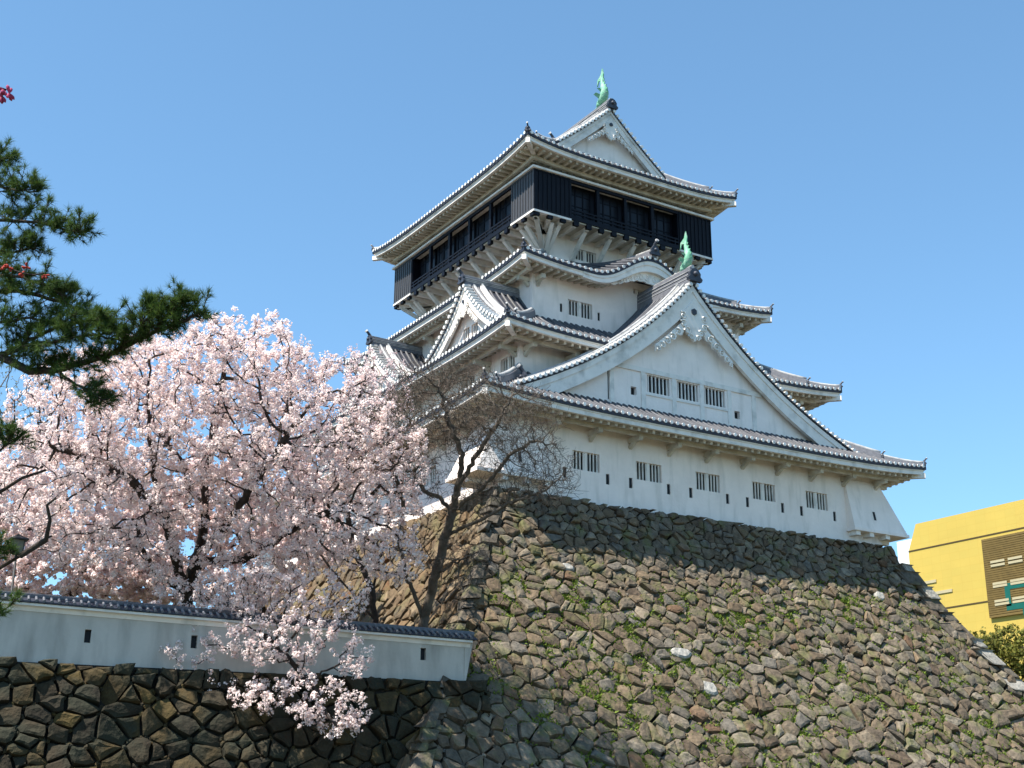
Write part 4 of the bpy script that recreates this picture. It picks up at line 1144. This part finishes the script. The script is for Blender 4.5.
# behind everything, more blossom low along the wall
b3 = T(262, 690, 76); b3[2] = TZ
seeds = [([b3, T(262, 640, 76), T(262, 590, 76)], -1, 0), ([T(262, 590, 76), T(240, 540, 76), T(230, 490, 76)], 0, 2), ([T(262, 590, 76), T(290, 550, 76), T(310, 500, 76)], 0, 2)]
L4 = [lobe(T(160, 585, 76), 4.5, 3, 1.7, 330), lobe(T(255, 590, 75), 3.0, 2, 1.3, 160), lobe(T(250, 500, 77), 5.5, 4, 4.3, 560), lobe(T(310, 540, 75), 2.6, 3, 2.2, 160), lobe(T(180, 540, 77), 4, 3, 3, 230)]
cherry('cherry_tree', b3, seeds, L4, 'cherry tree standing farther back, seen through the crown of the big cherry', 'cherry trees behind the boundary wall', BLOS, psize=.09)

# bare tree against the corner of the stone base
b4 = T(418, 670, 62.5); b4[2] = TZ
bt = root('bare_tree', b4, 'leafless twiggy tree leaning against the corner of the stone base', 'tree')
seeds = [([b4, T(424, 620, 62.5), T(436, 575, 62.3), T(446, 535, 62), T(452, 512, 61.8)], -1, 0),
 ([T(452, 512, 61.8), T(440, 498, 61.8), T(424, 492, 61.5), T(415, 475, 61.5), T(418, 450, 61.5), T(410, 420, 61.3)], 0, 4),
 ([T(452, 512, 61.8), T(458, 485, 61.6), T(462, 455, 61.4), T(448, 420, 61.4), T(440, 390, 61.4)], 0, 4),
 ([T(452, 512, 61.8), T(470, 498, 61.2), T(490, 480, 60.8), T(510, 455, 60.5), T(540, 440, 60.2)], 0, 4),
 ([T(458, 485, 61.6), T(480, 450, 61), T(500, 420, 60.8), T(512, 395, 60.6)], 2, 1),
 ([T(446, 535, 62), T(480, 520, 60.8), T(515, 500, 60.2), T(545, 490, 60)], 0, 3),
 ([T(436, 575, 62.3), T(460, 560, 61), T(480, 552, 60.4)], 0, 2),
 ([T(424, 620, 62.5), T(408, 580, 62.3), T(398, 540, 62), T(404, 505, 62), T(392, 470, 62), T(388, 430, 62)], 0, 1),
 ([T(436, 575, 62.3), T(424, 545, 62), T(428, 520, 62), T(418, 505, 62)], 0, 2)]
L5 = [lobe(T(450, 415, 61.5), 3.9, 3.0, 2.0, 1250, .1), lobe(T(500, 425, 60.6), 3.2, 2.1, 2.2, 1200, .1), lobe(T(400, 440, 62), 2.8, 2.3, 2.9, 900, .1), lobe(T(535, 475, 60.2), 2.1, 1.3, 1.9, 800, .1), lobe(T(440, 380, 61.5), 2.6, 2.0, .9, 400, .1),
      lobe(T(455, 560, 60.4), 2.4, 1.2, 1.6, 200, .1), lobe(T(470, 500, 61), 2.4, 1.6, 1.4, 180, .1)]
N, par = colonize(seeds, np.vstack(L5), step=.2, dk=.23, di=3.0, iters=130, jit=.25)
R, kids, w_ = radii(N, par, .0105, 2.3); m_ = MB(); branch_mesh(m_, N, par, R, w_)
# fine end twigs
tips = N[(R < .02)]
for p in tips[::1]:
    for k in range(2):
        d = RNG.normal(0, 1, 3)+np.array([0, 0, .45]); d /= np.linalg.norm(d); L = RNG.uniform(.25, .7)
        q = p+d*L*.5+RNG.normal(0, .03, 3); m_.tube([p, q, q+d*L*.5+RNG.normal(0, .05, 3)], [.009, .008, .005], 3, 0, cap=False)
m_.build('trunk', BARKB, bt)

# sparse budding tree far left
b5 = T(-30, 690, 95); b5[2] = -19.2
st = root('budding_tree', b5, 'thin yellow-green budding tree behind the pine at the left edge', 'tree')
seeds = [([b5, T(-25, 560, 95), T(-10, 480, 95), T(0, 430, 95)], -1, 0)]
N, par = colonize(seeds, np.vstack([lobe(T(10, 420, 95), 4.0, 3, 5.2, 600, .1), lobe(T(-30, 430, 95), 4, 3, 6, 300, .1)]), step=.4, dk=.5, di=5, iters=90)
R, kids, w_ = radii(N, par, .016); m_ = MB(); branch_mesh(m_, N, par, R, w_); m_.build('trunk', BARKB, st)
fast_mesh('crown', puffs(N[R < .03], 3, .2, None, .06), 4, LEAFY, st)

# broad-leaved trees at lower right
def bush(u, v, D, rx, rz, label, n, g=None):
    b = T(u, v, D); b[2] = -19.2
    t = root('broadleaf_tree', b, label, 'tree', g)
    top = T(u, v, D)
    seeds = [([b, b*.5+top*.5+np.array([0, 0, -1]), top], -1, 0)]
    Ls = [lobe(top, rx, rx*.9, rz, n, .3)]
    for k in range(7):
        o = RNG.normal(0, 1, 3); o /= np.linalg.norm(o); Ls.append(lobe(top+o*np.array([rx, rx, rz])*.75, rx*.38, rx*.38, rz*.36, n//7, .4))
    N, par = colonize(seeds, np.vstack(Ls), step=.5, dk=.6, di=5, iters=70)
    R, kids, w_ = radii(N, par, .02); m_ = MB(); branch_mesh(m_, N, par, R, w_); m_.build('trunk', BARKC, t)
    fast_mesh('crown', puffs(np.vstack([N[R < .06]]*2)+RNG.normal(0, .2, (2*int((R < .06).sum()), 3)), 9, .34, None, .13), 4, LEAFO, t)
bush(1008, 668, 118, 4.3, 3.9, 'olive green leafy tree at the right edge below the yellow building', 900, 'leafy trees below the yellow building')
bush(980, 672, 122, 2.7, 3.6, 'smaller round olive tree just right of the sloping stone edge', 500, 'leafy trees below the yellow building')

# ------------------------------------------------------------------ pine at the left edge
pr0 = T(-150, 900, 24); pr0[2] = -19.2
pine = root('pine_tree', pr0, 'dark green pine reaching in from the left edge with layered needle sprays', 'pine tree')
trunk = [pr0, T(-140, 640, 24), T(-120, 480, 24), T(-95, 380, 24), T(-80, 280, 24), T(-70, 180, 24), T(-60, 100, 24)]
m_ = MB(); m_.tube(trunk, [.30, .26, .22, .19, .14, .09, .05], 10, 0)
limbs = [ # (points (u,v,D)), base radius, spread
 ([(-95, 380, 24), (-50, 362, 23.6), (0, 357, 23), (30, 371, 22.6), (58, 370, 22.4), (85, 362, 22.2), (115, 352, 22), (150, 335, 21.8), (180, 322, 21.7), (203, 312, 21.6)], .085, (.3, 1)),
 ([(-80, 280, 24), (-40, 300, 23.5), (0, 290, 23.1), (25, 292, 22.9), (55, 300, 22.7), (85, 312, 22.5), (110, 325, 22.4)], .05, (.2, 1)),
 ([(-78, 265, 24), (-30, 235, 23.4), (0, 220, 23), (25, 221, 22.8), (50, 224, 22.7), (72, 232, 22.6), (84, 230, 22.6)], .035, (.35, 1)),
 ([(-75, 220, 24), (-30, 195, 23.5), (0, 186, 23.2), (18, 190, 23), (34, 192, 23)], .03, (.4, 1)),
 ([(-70, 180, 24), (-30, 165, 23.5), (-6, 160, 23.3), (6, 158, 23.2)], .025, (.5, 1)),
 ([(-80, 280, 24), (-40, 262, 23.2), (-5, 255, 22.9), (20, 250, 22.8), (36, 248, 22.7)], .03, (.3, 1)),
 ([(0, 357, 23), (20, 345, 22.5), (50, 330, 22.2), (85, 322, 22), (108, 318, 21.9)], .035, (.2, 1)),
 ([(58, 370, 22.4), (72, 382, 22.2), (90, 392, 22.1), (103, 400, 22.0)], .02, (.45, 1)),
 ([(-120, 480, 24), (-60, 470, 23), (-10, 455, 22.5), (2, 448, 22.4), (10, 440, 22.4)], .03, (.75, 1)),
 ([(-130, 560, 24), (-60, 560, 23), (-20, 562, 22.5), (-10, 556, 22.4), (-4, 553, 22.4)], .03, (.8, 1)),
 ([(-140, 640, 24), (-60, 625, 22.6), (-10, 615, 22), (4, 610, 21.9)], .03, (.9, 1)),
 ([(-80, 280, 24), (-30, 285, 22.6), (0, 275, 22.3), (25, 278, 22.2), (48, 285, 22.1), (66, 296, 22.1)], .03, (.2, 1)),
 ([(0, 357, 23), (30, 345, 22.3), (60, 340, 22), (95, 335, 21.8), (120, 340, 21.8)], .03, (.1, 1)),
 ([(115, 352, 22), (135, 335, 21.7), (148, 318, 21.6), (150, 305, 21.6)], .02, (.1, 1)),
 ([(150, 335, 21.8), (165, 322, 21.6), (175, 308, 21.6), (182, 300, 21.6)], .015, (.1, 1)),
 ([(-80, 280, 24), (-40, 320, 22.8), (0, 322, 22.4), (30, 318, 22.3), (60, 322, 22.2)], .035, (.15, 1)),
]
tufts = []
def side_shoots(p, d, n, L0, size=1):
    for k in range(n):
        v = d*RNG.uniform(.3, .9)+RNG.normal(0, .65, 3)+np.array([0, 0, .30]); v /= np.linalg.norm(v)
        L = L0*RNG.uniform(.5, 1.2); q1 = p+v*L*.5+RNG.normal(0, .02, 3); q2 = q1+v*L*.4+np.array([0, 0, .35])*L*.3
        m_.tube([p, q1, q2], [.010, .007, .004], 4, 0, cap=False)
        tufts.append((q2, v)); tufts.append((q1, v))
        for j in range(RNG.integers(2, 5)):
            w2 = v*.5+RNG.normal(0, .6, 3)+np.array([0, 0, .4]); w2 /= np.linalg.norm(w2); q3 = q1+w2*L*RNG.uniform(.25, .5)
            m_.tube([q1, q3], [.006, .004], 3, 0, cap=False); tufts.append((q3, w2))
for pts, r_, (f0, f1) in limbs:
    P = [T(*p) for p in pts]
    # smooth resample
    Q = []
    for i in range(len(P)-1):
        for k in range(4): Q.append(P[i]+(P[i+1]-P[i])*k/4+RNG.normal(0, .012, 3))
    Q.append(P[-1]); n = len(Q)
    m_.tube(Q, [r_*(1-.8*i/n)+.006 for i in range(n)], 7, 0)
    s0 = int(n*f0)
    for i in range(s0, n):
        d = Q[min(i+1, n-1)]-Q[max(i-1, 0)]; d /= np.linalg.norm(d)+1e-9
        side_shoots(Q[i], d, 3, .30+.18*(1-(i-s0)/max(1, n-s0)))
# a dead limb low at the left
for pts in ([(-130, 600, 24), (-60, 575, 23), (0, 568, 22.6), (20, 556, 22.5), (42, 540, 22.5), (52, 536, 22.5)], [(-130, 540, 24), (-60, 520, 23), (0, 492, 22.6), (22, 478, 22.5), (46, 470, 22.5)], [(20, 556, 22.5), (46, 540, 22.4), (50, 520, 22.4), (47, 505, 22.4), (56, 498, 22.4)]):
    P = [T(*p) for p in pts]; m_.tube(P, [.05, .045, .032, .026, .02, .015][:len(P)], 6, 0)
m_.build('trunk', BARKP, pine)
def needles(tf, per, ln):
    n = len(tf); P = np.array([t[0] for t in tf]); D = np.array([t[1] for t in tf])
    C = np.repeat(P, per, 0); A = np.repeat(D, per, 0); v = A*.7+RNG.normal(0, .6, A.shape); v[:, 2] += .15; v /= np.linalg.norm(v, axis=1)[:, None]
    C = C-A*RNG.uniform(0, .07, len(C))[:, None]
    L = ln*RNG.uniform(.6, 1.15, len(C))[:, None]; s = np.cross(v, RNG.normal(0, 1, v.shape)); s /= np.linalg.norm(s, axis=1)[:, None]; s *= .0042
    return np.stack([C-s, C+s, C+v*L+s*.4], 1).reshape(-1, 3)
fast_mesh('needles', needles(tufts, 34, .15), 3, NEEDLE, pine)


# pink flowering sprays hanging in from the left, close to the camera
def sprig(name, line, label, m, fl, n, sz):
    t = root(name, T(*line[0]), label, 'blossom branch', 'blossom sprays at the left edge'); q = MB(); P = [T(*p) for p in line]
    q.tube(P, [.012]+[.007]*(len(P)-1), 6, 0); q.build('twig', BARKC, t)
    C = []; 
    q = MB()
    for c in fl:
        c = T(*c)
        for k in range(n):
            d = RNG.normal(0, 1, 3); d[2] -= .5; d /= np.linalg.norm(d); s_ = np.cross(d, RNG.normal(0, 1, 3)); s_ /= np.linalg.norm(s_)
            q.tube([c, c+d*sz*.4+s_*.0, c+d*sz*.75, c+d*sz], [sz*.06, sz*.2, sz*.24, sz*.05], 5, 0)
    q.build('blossoms', m, t)
sprig('blossom_branch', [(-60, 70, 8), (-25, 78, 8), (0, 88, 8), (6, 90, 8)], 'deep pink blossom spray hanging at the upper left edge against the sky', MAGENTA, [(4, 90, 8), (2, 96, 8), (9, 93, 8)], 5, .05)
sprig('blossom_branch', [(-60, 262, 12), (-20, 264, 12), (5, 267, 12), (22, 273, 12), (34, 275, 12), (44, 273, 12)], 'twig with small red buds crossing in front of the pine', REDB, [(3, 266, 12), (9, 268, 12), (22, 273, 12), (26, 267, 12), (45, 275, 12)], 5, .045)

# lamp post behind the boundary wall
lb = T(15, 565, 55.6); lb[2] = TZ
lp = root('lamp_post', lb, 'black lantern on a slim post rising behind the white wall at the far left', 'lamp post')
top = T(15.5, 543, 55.6); zt = top[2]; x, y = lb[0], lb[1]
m_ = MB(); m_.tube([(x, y, TZ), (x, y, TZ+.5), (x, y, TZ+.52), (x, y, zt-.45)], [.13, .13, .055, .05], 10); m_.build('post', IRON, lp)
m_ = MB()
m_.sweep([[(x+sx*a, y+sy*a, zt+z) for sx, sy in ((-1, -1), (1, -1), (1, 1), (-1, 1))] for a, z in ((.10, -.45), (.2, -.40), (.2, -.36))])
for sx in (-1, 1):
    for sy in (-1, 1): m_.bar((x+sx*.20, y+sy*.20, zt-.38), (x+sx*.24, y+sy*.24, zt+.18), .035, .035)
m_.sweep([[(x+sx*a, y+sy*a, zt+z) for sx, sy in ((-1, -1), (1, -1), (1, 1), (-1, 1))] for a, z in ((.38, .18), (.36, .23), (.12, .36), (.03, .44))])
m_.build('lantern_frame', IRON, lp)
m_ = MB(); m_.sweep([[(x+sx*a, y+sy*a, zt+z) for sx, sy in ((-1, -1), (1, -1), (1, 1), (-1, 1))] for a, z in ((.185, -.36), (.22, .17))]); m_.build('lantern_pane', PAPER, lp)
